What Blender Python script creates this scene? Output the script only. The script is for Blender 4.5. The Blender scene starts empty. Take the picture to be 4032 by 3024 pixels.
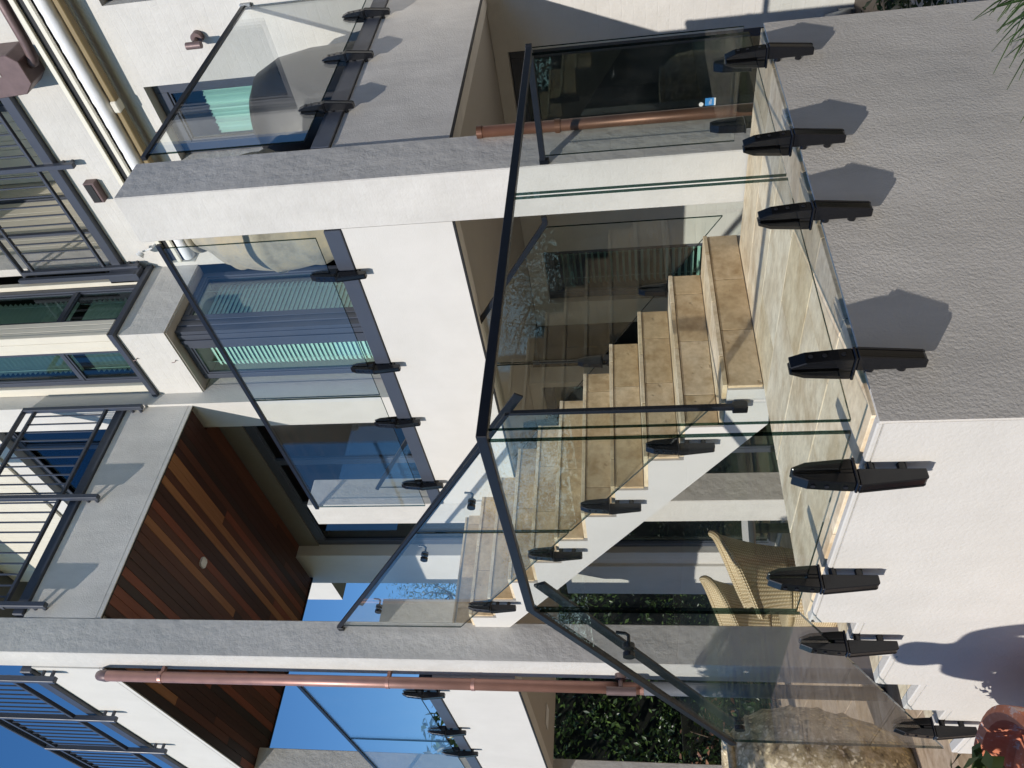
import bpy, bmesh, math, random
import numpy as np
from mathutils import Vector, Matrix
random.seed(7); rng = np.random.default_rng(11)
scn = bpy.context.scene
COL = scn.collection

# ------------------------------------------------------------------ camera, sky, sun, exposure
YAW, PITCH, ROLL, FPX = -0.85621756, 0.15200384, -0.03498248, 3094.253
fw = Vector((math.sin(YAW)*math.cos(PITCH), math.cos(YAW)*math.cos(PITCH), math.sin(PITCH)))
rt0 = Vector((math.cos(YAW), -math.sin(YAW), 0)); up0 = rt0.cross(fw)
rt = math.cos(ROLL)*rt0 + math.sin(ROLL)*up0
up = -math.sin(ROLL)*rt0 + math.cos(ROLL)*up0
cx, cy, cz = -up, rt, -fw                    # the phone is held on its side: picture right = world down
cam = bpy.data.cameras.new('camera'); camo = bpy.data.objects.new('camera', cam); COL.objects.link(camo)
camo.matrix_world = Matrix(((cx.x, cy.x, cz.x, 0), (cx.y, cy.y, cz.y, 0), (cx.z, cy.z, cz.z, 1.65), (0, 0, 0, 1)))
cam.sensor_fit = 'HORIZONTAL'; cam.sensor_width = 36; cam.lens = 36*FPX/4032
cam.clip_start = 0.05; cam.clip_end = 3000
scn.camera = camo

SUNL = Vector((-0.245, 1.0, -0.62)).normalized()
world = bpy.data.worlds.new('World'); scn.world = world; world.use_nodes = True
wn = world.node_tree.nodes; wl = world.node_tree.links; wn.clear()
sky = wn.new('ShaderNodeTexSky'); sky.sky_type = 'NISHITA'; sky.sun_disc = False
sky.sun_elevation = math.asin(-SUNL.z); sky.sun_rotation = math.atan2(-SUNL.x, -SUNL.y)
sky.altitude = 60; sky.air_density = 1.0; sky.dust_density = 0.0; sky.ozone_density = 1.6
bg = wn.new('ShaderNodeBackground'); bg.inputs[1].default_value = 0.12
wo = wn.new('ShaderNodeOutputWorld'); hs = wn.new('ShaderNodeHueSaturation'); hs.inputs['Hue'].default_value = .506; hs.inputs['Saturation'].default_value = 1.32; hs.inputs['Value'].default_value = 1.25; wl.new(sky.outputs[0], hs.inputs['Color']); wl.new(hs.outputs[0], bg.inputs[0]); wl.new(bg.outputs[0], wo.inputs[0])
sun = bpy.data.lights.new('sun', 'SUN'); sun.energy = 4.3; sun.angle = math.radians(0.53); sun.color = (1.0, 0.945, 0.88)
suno = bpy.data.objects.new('sun', sun); COL.objects.link(suno)
suno.rotation_euler = SUNL.to_track_quat('-Z', 'Y').to_euler()
scn.view_settings.view_transform = 'Standard'; scn.view_settings.look = 'None'
scn.view_settings.exposure = 0.0; scn.view_settings.gamma = 1.0; scn.view_settings.use_curve_mapping = False
scn.cycles.transparent_max_bounces = 32; scn.cycles.max_bounces = 10; scn.cycles.glossy_bounces = 5

# ------------------------------------------------------------------ helpers
def tag(o, label=None, cat=None, group=None, kind=None):
    if label: o['label'] = label
    if cat: o['category'] = cat
    if group: o['group'] = group
    if kind: o['kind'] = kind
    return o
def adopt(o, p):
    o.parent = p; o.matrix_parent_inverse = Matrix.Translation(-Vector(p.location)) if p.parent is None else Matrix.Identity(4)
def thing(name, label, cat, loc=(0, 0, 0), group=None):
    o = bpy.data.objects.new(name, None); o.location = loc; o.empty_display_size = 0.2; COL.objects.link(o)
    return tag(o, label, cat, group)

class MB:
    def __init__(s): s.v = []; s.f = []; s.m = []
    def add(s, vs, fs, m=0):
        o = len(s.v); s.v += [tuple(v) for v in vs]; s.f += [tuple(i+o for i in f) for f in fs]; s.m += ([m]*len(fs) if isinstance(m, int) else m)
        return s
    def box(s, x0, x1, y0, y1, z0, z1, m=0):
        vs = [(x, y, z) for z in (z0, z1) for y in (y0, y1) for x in (x0, x1)]
        return s.add(vs, [(0, 2, 3, 1), (4, 5, 7, 6), (0, 1, 5, 4), (2, 6, 7, 3), (0, 4, 6, 2), (1, 3, 7, 5)], m)
    def prism(s, poly, axis, a, b, m=0):        # poly of 2D points, extruded along axis from a to b
        def P(p, t):
            return {'x': (t, p[0], p[1]), 'y': (p[0], t, p[1]), 'z': (p[0], p[1], t)}[axis]
        n = len(poly); vs = [P(p, a) for p in poly] + [P(p, b) for p in poly]
        fs = [tuple(range(n))[::-1], tuple(range(n, 2*n))] + [(i, (i+1) % n, (i+1) % n+n, i+n) for i in range(n)]
        return s.add(vs, fs, m)
    def cyl(s, p0, p1, r, n=14, m=0, r1=None, cap=True):
        p0 = Vector(p0); p1 = Vector(p1); d = (p1-p0).normalized(); r1 = r if r1 is None else r1
        a = d.orthogonal().normalized(); b = d.cross(a)
        vs = [p0+(a*math.cos(t)+b*math.sin(t))*r for t in [2*math.pi*i/n for i in range(n)]] + [p1+(a*math.cos(t)+b*math.sin(t))*r1 for t in [2*math.pi*i/n for i in range(n)]]
        fs = [(i, (i+1) % n, (i+1) % n+n, i+n) for i in range(n)]
        if cap: fs += [tuple(range(n))[::-1], tuple(range(n, 2*n))]
        return s.add(vs, fs, m)
    def tube(s, pts, r, n=10, m=0):
        pts = [Vector(p) for p in pts]; N = len(pts); rr = r if hasattr(r, '__len__') else [r]*N
        a = None; vs = []
        for i, p in enumerate(pts):
            d = ((pts[min(i+1, N-1)]-p).normalized() + (p-pts[max(i-1, 0)]).normalized()).normalized()
            a = d.orthogonal().normalized() if a is None else (a-d*a.dot(d)).normalized()
            b = d.cross(a)
            vs += [p+(a*math.cos(2*math.pi*k/n)+b*math.sin(2*math.pi*k/n))*rr[i] for k in range(n)]
        fs = [(i*n+k, i*n+(k+1) % n, (i+1)*n+(k+1) % n, (i+1)*n+k) for i in range(N-1) for k in range(n)]
        fs += [tuple(range(n))[::-1], tuple(range((N-1)*n, N*n))]
        return s.add(vs, fs, m)
    def bar(s, pts, w, h, m=0):                 # rectangular bar swept along a path, mitred
        pts = [Vector(p) for p in pts]; N = len(pts); vs = []
        for i, p in enumerate(pts):
            d0 = (p-pts[i-1]).normalized() if i else (pts[1]-p).normalized()
            d1 = (pts[i+1]-p).normalized() if i < N-1 else d0
            d = (d0+d1).normalized(); k = 1/max(0.35, d.dot(d0))
            def fr(dd):
                sd = dd.cross(Vector((0, 0, 1)))
                if sd.length < 1e-3: sd = Vector((0, 1, 0)) if abs(dd.y) < .5 else Vector((1, 0, 0))
                sd.normalize(); return sd, sd.cross(dd).normalized()
            s0, u0 = fr(d0); s1, u1 = fr(d1)
            if abs(s0.dot(s1)) > .99: sd, u = s0, (u0+u1).normalized()*k
            else: sd, u = (s0+s1).normalized()*k, u0
            vs += [p+sd*w/2*a+u*h/2*b for a, b in ((-1, -1), (1, -1), (1, 1), (-1, 1))]
        fs = [(i*4+k, i*4+(k+1) % 4, (i+1)*4+(k+1) % 4, (i+1)*4+k) for i in range(N-1) for k in range(4)]
        fs += [(3, 2, 1, 0), tuple(range((N-1)*4, N*4))]
        return s.add(vs, fs, m)
    def lathe(s, prof, c=(0, 0, 0), n=32, m=0, wob=0.0):
        vs = []
        for k, (r, z) in enumerate(prof):
            for i in range(n):
                t = 2*math.pi*i/n; rr = r*(1+wob*math.sin(3*t+k*.4)+wob*.6*math.sin(5*t-k*.7))
                vs.append((c[0]+rr*math.cos(t), c[1]+rr*math.sin(t), c[2]+z))
        L = len(prof); fs = [(k*n+i, k*n+(i+1) % n, (k+1)*n+(i+1) % n, (k+1)*n+i) for k in range(L-1) for i in range(n)]
        return s.add(vs, fs, m)
    def mesh(s, name, mats, bevel=0, smooth=False, seg=1):
        me = bpy.data.meshes.new(name); me.from_pydata([tuple(v) for v in s.v], [], s.f)
        mats = mats if isinstance(mats, (list, tuple)) else [mats]
        for m in mats: me.materials.append(m)
        me.polygons.foreach_set('material_index', s.m)
        bm = bmesh.new(); bm.from_mesh(me)
        bmesh.ops.recalc_face_normals(bm, faces=bm.faces)
        if bevel:
            es = [e for e in bm.edges if len(e.link_faces) == 2 and e.calc_face_angle(0) > .5]
            bmesh.ops.bevel(bm, geom=es, offset=bevel, segments=seg, affect='EDGES', profile=.6)
        bm.to_mesh(me); bm.free()
        if smooth: me.polygons.foreach_set('use_smooth', [True]*len(me.polygons))
        return me
    def build(s, name, mats, parent=None, bevel=0, smooth=False, kind=None, seg=1):
        return link(name, s.mesh(name, mats, bevel, smooth, seg), parent, kind)
def link(name, me, parent=None, kind=None, mat=None):
    o = bpy.data.objects.new(name, me); COL.objects.link(o)
    if mat is not None: o.matrix_basis = mat
    if parent is not None: adopt(o, parent)
    if kind: o['kind'] = kind
    return o
def autosmooth(me, ang=35):
    me.polygons.foreach_set('use_smooth', [True]*len(me.polygons))
    bm = bmesh.new(); bm.from_mesh(me)
    for e in bm.edges: e.smooth = not (len(e.link_faces) == 2 and e.calc_face_angle(0) > math.radians(ang))
    bm.to_mesh(me); bm.free()

# ------------------------------------------------------------------ materials
class NT:
    def __init__(s, name):
        s.m = bpy.data.materials.new(name); s.m.use_nodes = True; s.n = s.m.node_tree.nodes; s.l = s.m.node_tree.links; s.n.clear()
        s.out = s.n.new('ShaderNodeOutputMaterial')
        s.tc = s.n.new('ShaderNodeTexCoord')
    def N(s, t, **k):
        o = s.n.new(t)
        for a, b in k.items():
            if a.startswith('i_'): o.inputs[int(a[2:])].default_value = b
            else: setattr(o, a, b)
        return o
    def map(s, sc=(1, 1, 1), rot=(0, 0, 0), src='Object'):
        mp = s.N('ShaderNodeMapping'); mp.inputs['Scale'].default_value = sc; mp.inputs['Rotation'].default_value = rot
        s.l.new(s.tc.outputs[src], mp.inputs[0]); return mp.outputs[0]
    def noise(s, vec, scale, detail=6, rough=.55):
        o = s.N('ShaderNodeTexNoise'); o.inputs['Scale'].default_value = scale; o.inputs['Detail'].default_value = detail; o.inputs['Roughness'].default_value = rough
        s.l.new(vec, o.inputs['Vector']); return o.outputs[0]
    def ramp(s, fac, stops):
        o = s.N('ShaderNodeValToRGB'); e = o.color_ramp.elements
        while len(e) < len(stops): e.new(.5)
        for k, (p, c) in enumerate(stops): e[k].position = p; e[k].color = (*c, 1) if len(c) == 3 else c
        s.l.new(fac, o.inputs[0]); return o.outputs[0]
    def math(s, op, a, b=None, clamp=False):
        o = s.N('ShaderNodeMath', operation=op); o.use_clamp = clamp
        for i, v in enumerate((a, b)):
            if v is None: continue
            if isinstance(v, (int, float)): o.inputs[i].default_value = v
            else: s.l.new(v, o.inputs[i])
        return o.outputs[0]
    def mix(s, fac, a, b, mode='MIX'):
        o = s.N('ShaderNodeMixRGB', blend_type=mode)
        for i, v in enumerate((fac, a, b)):
            if isinstance(v, (int, float)): o.inputs[i].default_value = v
            elif isinstance(v, tuple): o.inputs[i].default_value = (*v, 1)
            else: s.l.new(v, o.inputs[i])
        return o.outputs[0]
    def bump(s, h, strength=.5, dist=.01, normal=None):
        o = s.N('ShaderNodeBump'); o.inputs['Strength'].default_value = strength; o.inputs['Distance'].default_value = dist
        s.l.new(h, o.inputs['Height'])
        if normal: s.l.new(normal, o.inputs['Normal'])
        return o.outputs[0]
    def pbsdf(s, col=None, rough=.6, metal=0, normal=None, spec=.5, coat=0):
        b = s.N('ShaderNodeBsdfPrincipled')
        for nm, v in (('Base Color', col), ('Roughness', rough), ('Metallic', metal), ('Normal', normal), ('Specular IOR Level', spec), ('Coat Weight', coat)):
            if v is None: continue
            if isinstance(v, tuple): b.inputs[nm].default_value = (*v, 1)
            elif isinstance(v, (int, float)): b.inputs[nm].default_value = v
            else: s.l.new(v, b.inputs[nm])
        s.l.new(b.outputs[0], s.out.inputs[0]); return b

def simple(name, col, rough=.5, metal=0, var=.12, sc=6, bump=0, spec=.5, rrough=.1, coat=0):
    t = NT(name); v = t.map()
    n = t.noise(v, sc, 5); f = t.math('MULTIPLY_ADD', n, 2*var); f.node.inputs[2].default_value = 1-var
    c = t.mix(1.0, col, f, 'MULTIPLY')
    r = t.math('MULTIPLY_ADD', t.noise(v, sc*3, 4), rrough*2); r.node.inputs[2].default_value = rough-rrough
    nm = t.bump(t.noise(v, sc*25, 4), bump, .004) if bump else None
    t.pbsdf(c, r, metal, nm, spec, coat); return t.m

def stucco(name, col, fine=.35, fdist=.004, fscale=90, coarse=.2, cscale=7, brick=0, stain=.10):
    t = NT(name); v = t.map()
    n1 = t.noise(v, fscale, 5, .6); n2 = t.noise(v, cscale, 5, .6); n3 = t.noise(v, 1.1, 4, .6)
    nm = t.bump(n2, coarse, .03)
    if brick:
        # brick courses read faintly through the paint: horizontal course + stagger, wall coords (x+y, z)
        sp = t.N('ShaderNodeSeparateXYZ'); t.l.new(t.tc.outputs['Object'], sp.inputs[0])
        cb = t.N('ShaderNodeCombineXYZ'); wob = t.math('MULTIPLY', t.math('SUBTRACT', n2, .5), .035)
        t.l.new(t.math('ADD', t.math('ADD', sp.outputs[0], sp.outputs[1]), wob), cb.inputs[0]); t.l.new(t.math('ADD', sp.outputs[2], wob), cb.inputs[1])
        br = t.N('ShaderNodeTexBrick'); br.inputs['Scale'].default_value = 1; br.inputs['Brick Width'].default_value = .24; br.inputs['Row Height'].default_value = .086
        br.inputs['Mortar Size'].default_value = .007; br.inputs['Mortar Smooth'].default_value = 1
        br.inputs['Color1'].default_value = (.45, .45, .45, 1); br.inputs['Color2'].default_value = (1, 1, 1, 1); br.inputs['Mortar'].default_value = (0, 0, 0, 1)
        t.l.new(cb.outputs[0], br.inputs['Vector']); msk = t.noise(v, 2.2, 3)
        h = t.math('MULTIPLY', br.outputs[0], t.math('MULTIPLY_ADD', msk, 1.4, True)); h.node.inputs[0]
        nm = t.bump(h, brick, .008, nm)
    nm = t.bump(n1, fine, fdist, nm)
    f = t.ramp(n3, [(.3, (1-stain,)*3), (.7, (1, 1, 1))])
    g = t.ramp(n2, [(.3, (.95, .95, .945)), (.65, (1, 1, 1))])
    st = t.ramp(t.noise(t.map((3.2, 3.2, .5)), 1.5, 6, .72), [(.30, (1-.5*stain,)*3), (.58, (1, 1, 1))])
    c = t.mix(1.0, t.mix(1.0, t.mix(1.0, col, f, 'MULTIPLY'), g, 'MULTIPLY'), st, 'MULTIPLY')
    t.pbsdf(c, .85, 0, nm, .25); return t.m

W = (.64, .617, .572)
M = {}
M['render'] = stucco('white render', W, .5, .005, 75, .14, 5, stain=.08)
M['render_fine'] = stucco('smooth white render', W, .35, .003, 120, .06, 4, stain=.05)
M['rough'] = stucco('hand trowelled render', W, .3, .003, 60, .28, 10, .05, .14)
M['brick'] = stucco('painted bricks', W, .4, .003, 70, .4, 6, .16, .10)
M['render_lifted'] = stucco('sun lifted render', (.78, .74, .675), .6, .0042, 100, .16, 4, stain=.24)  # white render with a lightened colour, making up for weak sun on +x faces
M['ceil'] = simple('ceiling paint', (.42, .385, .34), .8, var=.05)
M['frame'] = simple('blue grey aluminium', (.052, .060, .080), .42, 0, .1, 4, spec=.5)
M['black'] = simple('black powder coat', (.0045, .005, .007), .24, 0, .2, 10, bump=.05, spec=.5, rrough=.06)
M['rail'] = simple('dark anodised rail', (.010, .012, .018), .4, 0, .15, 9, spec=.35)
M['seal'] = simple('black rubber', (.012, .012, .012), .6)
M['copper'] = simple('copper', (.37, .205, .165), .44, .5, .3, 5)
M['copperdark'] = simple('dull brown copper', (.15, .07, .042), .42, .45, .35, 5)
M['bronze'] = simple('aged copper brown', (.155, .105, .10), .5, .3, .3, 14)
M['pvc'] = simple('grey pvc', (.16, .16, .17), .5)
M['cream'] = simple('cream paint', (.74, .70, .58), .5, var=.06)
M['clad'] = simple('cream cladding', (.66, .615, .51), .6, var=.08)
M['canvas'] = simple('white canvas', (.80, .80, .80), .8, var=.1, sc=9, bump=.6)
M['mustard'] = simple('mustard awning arm', (.24, .175, .08), .5)
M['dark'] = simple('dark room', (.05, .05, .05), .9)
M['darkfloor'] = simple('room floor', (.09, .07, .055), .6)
M['slat'] = simple('white blind slat', (.82, .84, .82), .5, var=.03)
M['curtain'] = simple('white curtain', (.75, .78, .76), .9)
M['lampwhite'] = simple('white plastic', (.8, .8, .79), .4, var=.03)
M['cover'] = simple('black vinyl cover', (.018, .018, .02), .45, 0, .3, 7, bump=.5)
M['steel'] = simple('galvanised grey', (.30, .32, .34), .4, .4)
M['concrete'] = simple('concrete', (.34, .335, .32), .85, var=.2, sc=5, bump=.3)
M['terracotta'] = None
M['stickerblue'] = simple('blue sticker', (.05, .26, .62), .5, var=.02)
M['stickerwhite'] = simple('white sticker', (.8, .8, .8), .5, var=.02)
M['timberpost'] = simple('garden sleeper', (.30, .235, .17), .8, var=.3, sc=9)
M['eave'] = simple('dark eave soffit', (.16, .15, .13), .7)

def glassmat(name, tint, ior=1.5, rough=0.0, dirt=0.0):
    t = NT(name); fr = t.N('ShaderNodeFresnel'); gb = t.N('ShaderNodeNewGeometry')
    # same reflectance entering and leaving the sheet (the node inverts the index on the far face)
    iv = t.math('MULTIPLY_ADD', gb.outputs['Backfacing'], 1/ior-ior); iv.node.inputs[2].default_value = ior; t.l.new(iv, fr.inputs[0])
    tr = t.N('ShaderNodeBsdfTransparent'); tr.inputs[0].default_value = (*tint, 1)
    gl = t.N('ShaderNodeBsdfGlossy'); gl.inputs[0].default_value = (1, 1, 1, 1); gl.inputs['Roughness'].default_value = rough
    # real panes are never perfectly flat
    nz = t.noise(t.map(), .9, 2); bp = t.bump(nz, .05, .02); t.l.new(bp, gl.inputs['Normal'])
    mx = t.N('ShaderNodeMixShader'); t.l.new(fr.outputs[0], mx.inputs[0]); t.l.new(tr.outputs[0], mx.inputs[1]); t.l.new(gl.outputs[0], mx.inputs[2])
    res = mx.outputs[0]
    if dirt:
        df = t.N('ShaderNodeBsdfDiffuse'); df.inputs[0].default_value = (.6, .6, .58, 1)
        m2 = t.N('ShaderNodeMixShader'); n = t.ramp(t.noise(t.map((1, 1, .35)), 5, 8, .75), [(.42, (0, 0, 0)), (.75, (1, 1, 1))])
        t.l.new(t.math('MULTIPLY', n, dirt), m2.inputs[0]); t.l.new(res, m2.inputs[1]); t.l.new(df.outputs[0], m2.inputs[2]); res = m2.outputs[0]
    t.l.new(res, t.out.inputs[0]); return t.m
M['glass'] = glassmat('balustrade glass', (.972, .988, .978), dirt=.012)
M['wglass'] = glassmat('window glass', (.80, .925, .885), 1.55)
M['bglass'] = glassmat('blue tinted window glass', (.52, .64, .70), 1.55)
M['edge'] = glassmat('glass edge', (.05, .095, .085), 1.5)

def travertine(name, base, dark, pits=1.0, axis='x'):
    t = NT(name); oi = t.N('ShaderNodeObjectInfo')
    ad = t.N('ShaderNodeVectorMath', operation='ADD'); t.l.new(t.tc.outputs['Object'], ad.inputs[0])
    mu = t.N('ShaderNodeVectorMath', operation='SCALE'); mu.inputs[3].default_value = 19.0
    cb = t.N('ShaderNodeCombineXYZ')
    for i in range(3): t.l.new(t.math('MULTIPLY', oi.outputs['Random'], (1.0, .37, .71)[i]), cb.inputs[i])
    t.l.new(cb.outputs[0], mu.inputs[0]); t.l.new(mu.outputs[0], ad.inputs[1])
    mp = t.N('ShaderNodeMapping'); mp.inputs['Scale'].default_value = {'x': (2.6, 4.6, 4), 'y': (4.6, 2.6, 4), 'n': (3, 3, 3)}[axis]; t.l.new(ad.outputs[0], mp.inputs[0])
    n = t.noise(mp.outputs[0], 2.4, 8, .62); n2 = t.noise(ad.outputs[0], 4.5, 6, .6); n4 = t.noise(mp.outputs[0], 9, 6, .65)
    c = t.ramp(n, [(.30, dark), (.48, base), (.62, tuple(min(1, q*1.12) for q in base)), (.75, tuple(q*.86 for q in base))])
    c = t.mix(1.0, c, t.ramp(n2, [(.3, (.80, .74, .66)), (.6, (1, 1, 1))]), 'MULTIPLY')
    c = t.mix(.55, c, t.ramp(n4, [(.35, (.74, .68, .6)), (.6, (1.08, 1.06, 1.04))]), 'MULTIPLY')
    rv = t.ramp(t.math('FRACT', t.math('MULTIPLY', oi.outputs['Random'], 7.31)), [(0, (.86, .80, .70)), (.35, (1.0, .97, .93)), (.7, (1.06, 1.05, 1.05)), (1, (.95, .90, .80))])
    c = t.mix(1.0, c, rv, 'MULTIPLY')
    vo = t.N('ShaderNodeTexVoronoi'); vo.inputs['Scale'].default_value = 16; mp2 = t.N('ShaderNodeMapping'); mp2.inputs['Scale'].default_value = (.8, 1, 1.7); t.l.new(ad.outputs[0], mp2.inputs[0])
    wv = t.N('ShaderNodeVectorMath', operation='ADD'); nn = t.N('ShaderNodeTexNoise'); nn.inputs['Scale'].default_value = 30; t.l.new(ad.outputs[0], nn.inputs[0])
    sc2 = t.N('ShaderNodeVectorMath', operation='SCALE'); sc2.inputs[3].default_value = .05; t.l.new(nn.outputs[1], sc2.inputs[0])
    t.l.new(mp2.outputs[0], wv.inputs[0]); t.l.new(sc2.outputs[0], wv.inputs[1]); t.l.new(wv.outputs[0], vo.inputs['Vector'])
    gate = t.ramp(t.noise(ad.outputs[0], 5, 4), [(.5, (0, 0, 0)), (.64, (1, 1, 1))])
    pit = t.math('MULTIPLY', t.ramp(vo.outputs[0], [(.12, (1, 1, 1)), (.22, (0, 0, 0))]), gate)
    c = t.mix(t.math('MULTIPLY', pit, .45*pits), c, tuple(q*.55 for q in dark))
    nm = t.bump(t.math('MULTIPLY_ADD', pit, -1.0), .6*pits, .006)
    nm = t.bump(n4, .12, .003, nm)
    t.pbsdf(c, .62, 0, nm, .3); return t.m
M['trav_riser'] = travertine('travertine riser', (.68, .56, .39), (.50, .37, .215), 1.0, 'n')
M['trav_floor'] = travertine('travertine floor', (.82, .73, .56), (.66, .54, .37), .45, 'x')
M['trav_pav'] = travertine('travertine paving', (.50, .41, .31), (.34, .25, .17), .4, 'y')
M['mortar'] = simple('mortar', (.55, .52, .47), .9, var=.1, sc=20)

def timber(name, a, b):
    t = NT(name); oi = t.N('ShaderNodeObjectInfo'); mp = t.N('ShaderNodeMapping'); mp.inputs['Scale'].default_value = (.5, 14, 14)
    ad = t.N('ShaderNodeVectorMath', operation='ADD'); t.l.new(t.tc.outputs['Object'], ad.inputs[0]); t.l.new(oi.outputs['Random'], ad.inputs[1]); t.l.new(ad.outputs[0], mp.inputs[0])
    n = t.noise(mp.outputs[0], 3, 8, .6)
    c = t.ramp(n, [(.3, a), (.7, b)]); nm = t.bump(n, .15, .002)
    t.pbsdf(c, .45, 0, nm, .4); return t.m
TIM = [timber('dark timber', (.040, .013, .009), (.062, .022, .015)), timber('brown timber', (.075, .024, .013), (.12, .04, .022)),
       timber('red timber', (.16, .042, .02), (.22, .062, .03)), timber('amber timber', (.25, .10, .04), (.34, .15, .062)), timber('black timber', (.026, .012, .010), (.042, .02, .016))]

def leafmat(name, a, b, rough=.38, trans=.25):
    t = NT(name); g = t.N('ShaderNodeNewGeometry')
    c = t.ramp(g.outputs['Random Per Island'], [(.0, a), (.7, b), (1.0, tuple(min(1, q*1.5) for q in b))])
    b1 = t.pbsdf(c, rough, 0, None, .5)
    tl = t.N('ShaderNodeBsdfTranslucent'); t.l.new(c, tl.inputs[0])
    mx = t.N('ShaderNodeMixShader'); mx.inputs[0].default_value = trans; t.l.new(b1.outputs[0], mx.inputs[1]); t.l.new(tl.outputs[0], mx.inputs[2]); t.l.new(mx.outputs[0], t.out.inputs[0])
    return t.m
M['leaf'] = leafmat('glossy green leaf', (.028, .055, .014), (.075, .125, .028))
M['leafdark'] = leafmat('dark green leaf', (.012, .026, .008), (.03, .06, .016))
M['leafgold'] = leafmat('golden autumn leaf', (.15, .11, .02), (.34, .24, .05))
M['leafgrey'] = leafmat('olive grey leaf', (.06, .08, .045), (.14, .17, .10))
M['leafpink'] = leafmat('pink flush leaf', (.20, .10, .06), (.34, .18, .11))
M['grass'] = leafmat('strappy leaf', (.014, .034, .008), (.04, .08, .018), .4, .3)
M['bark'] = simple('bark', (.11, .085, .06), .9, var=.3, sc=9, bump=.8)
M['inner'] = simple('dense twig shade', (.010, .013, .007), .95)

def jarmat():
    t = NT('lichen covered stone'); v = t.map()
    vo = t.N('ShaderNodeTexVoronoi'); vo.inputs['Scale'].default_value = 26
    wv = t.N('ShaderNodeVectorMath', operation='ADD'); nn = t.N('ShaderNodeTexNoise'); nn.inputs['Scale'].default_value = 18; t.l.new(v, nn.inputs[0])
    sc = t.N('ShaderNodeVectorMath', operation='SCALE'); sc.inputs[3].default_value = .09; t.l.new(nn.outputs[1], sc.inputs[0]); t.l.new(v, wv.inputs[0]); t.l.new(sc.outputs[0], wv.inputs[1]); t.l.new(wv.outputs[0], vo.inputs['Vector'])
    spots = t.ramp(vo.outputs[0], [(.22, (1, 1, 1)), (.42, (0, 0, 0))]); z = t.noise(v, 2.5, 5)
    base = t.ramp(t.noise(v, 14, 6, .7), [(.3, (.10, .085, .07)), (.48, (.46, .37, .22)), (.68, (.78, .68, .50))])
    ocr = t.ramp(z, [(.35, (.80, .64, .30)), (.6, (.90, .82, .68))])
    c = t.mix(t.math('MULTIPLY', spots, t.ramp(t.noise(v, 6, 4), [(.25, (0, 0, 0)), (.42, (1, 1, 1))])), base, ocr)
    nm = t.bump(t.noise(v, 40, 5), .5, .006); t.pbsdf(c, .9, 0, nm, .2); return t.m
M['jar'] = jarmat()
def jar2():
    t = NT('weathered terracotta jar'); v = t.map(); n = t.noise(v, 5, 7, .65)
    c = t.ramp(n, [(.3, (.20, .18, .14)), (.45, (.34, .31, .24)), (.6, (.42, .36, .25)), (.75, (.30, .30, .27))])
    t.pbsdf(c, .9, 0, t.bump(t.noise(v, 30, 6), .5, .006), .2); return t.m
M['jar2'] = jar2()
def terra():
    t = NT('terracotta with white bloom'); v = t.map(); n = t.noise(v, 16, 6, .7)
    c = t.ramp(n, [(.40, (.54, .18, .095)), (.56, (.60, .24, .14)), (.60, (.66, .55, .50)), (.7, (.52, .22, .14))])
    t.pbsdf(c, .8, 0, t.bump(n, .3, .004), .25); return t.m
M['terracotta'] = terra()
def wicker():
    t = NT('woven wicker'); mp = t.N('ShaderNodeMapping'); t.l.new(t.tc.outputs['UV'], mp.inputs[0]); mp.inputs['Scale'].default_value = (1, 1, 1)
    w1 = t.N('ShaderNodeTexWave', wave_type='BANDS', bands_direction='X'); w1.inputs['Scale'].default_value = 3.3
    w2 = t.N('ShaderNodeTexWave', wave_type='BANDS', bands_direction='Y'); w2.inputs['Scale'].default_value = 3.6
    for w in (w1, w2): t.l.new(mp.outputs[0], w.inputs['Vector']); w.inputs['Distortion'].default_value = .4
    h = t.math('MULTIPLY', w1.outputs[1], w2.outputs[1])
    c = t.ramp(h, [(.0, (.40, .29, .15)), (.25, (.68, .55, .34)), (.9, (.80, .68, .45))])
    t.pbsdf(c, .55, 0, t.bump(h, .8, .008), .4); return t.m
M['wicker'] = wicker()

# ------------------------------------------------------------------ ground and setting
def groundmat():
    t = NT('garden ground'); v = t.map(); n = t.noise(v, .4, 6); n2 = t.noise(v, 9, 6)
    c = t.mix(1.0, t.ramp(n, [(.35, (.16, .14, .11)), (.6, (.10, .12, .06))]), t.ramp(n2, [(.3, (.7, .7, .7)), (.7, (1.1, 1.1, 1.1))]), 'MULTIPLY')
    t.pbsdf(c, .95, 0, t.bump(n2, .4, .02), .2); return t.m
MB().add([(-400, -400, -.03), (400, -400, -.03), (400, 400, -.03), (-400, 400, -.03)], [(0, 1, 2, 3)]).build('ground', groundmat(), kind='structure')
def pav():
    t = NT('sandstone forecourt'); n = t.noise(t.map(), 1.2, 6); t.pbsdf(t.ramp(n, [(.35, (.40, .33, .22)), (.65, (.50, .42, .29))]), .9, 0, t.bump(t.noise(t.map(), 30, 5), .3, .005), .2); return t.m
MB().box(-.95, 5.3, -3.0, 9.0, -.029, -.02).build('bounce_paving', pav(), kind='structure')  # unseen paving added to bounce warm sunlight onto the shaded walls
# patio slab in travertine, tiles laid one by one where the picture shows them
MB().box(-11.0, -1.0, -1.3, 4.9, -.028, -.012).build('patio', M['mortar'], kind='structure')
patio = bpy.data.objects['patio']
tx, ty = .61, .61
tile_me = MB().box(-tx/2+.003, tx/2-.003, -ty/2+.003, ty/2-.003, -.012, 0).mesh('paving_tile', M['trav_pav'], bevel=.002)
for i in range(15):
    for j in range(10):
        x = -10.6+tx*i; y = -1.0+ty*j
        if x > -2.9 and y > .9: continue
        if y > 4.6: continue
        link('paving_tile', tile_me, patio, mat=Matrix.Translation((x, y, 0)))

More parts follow.
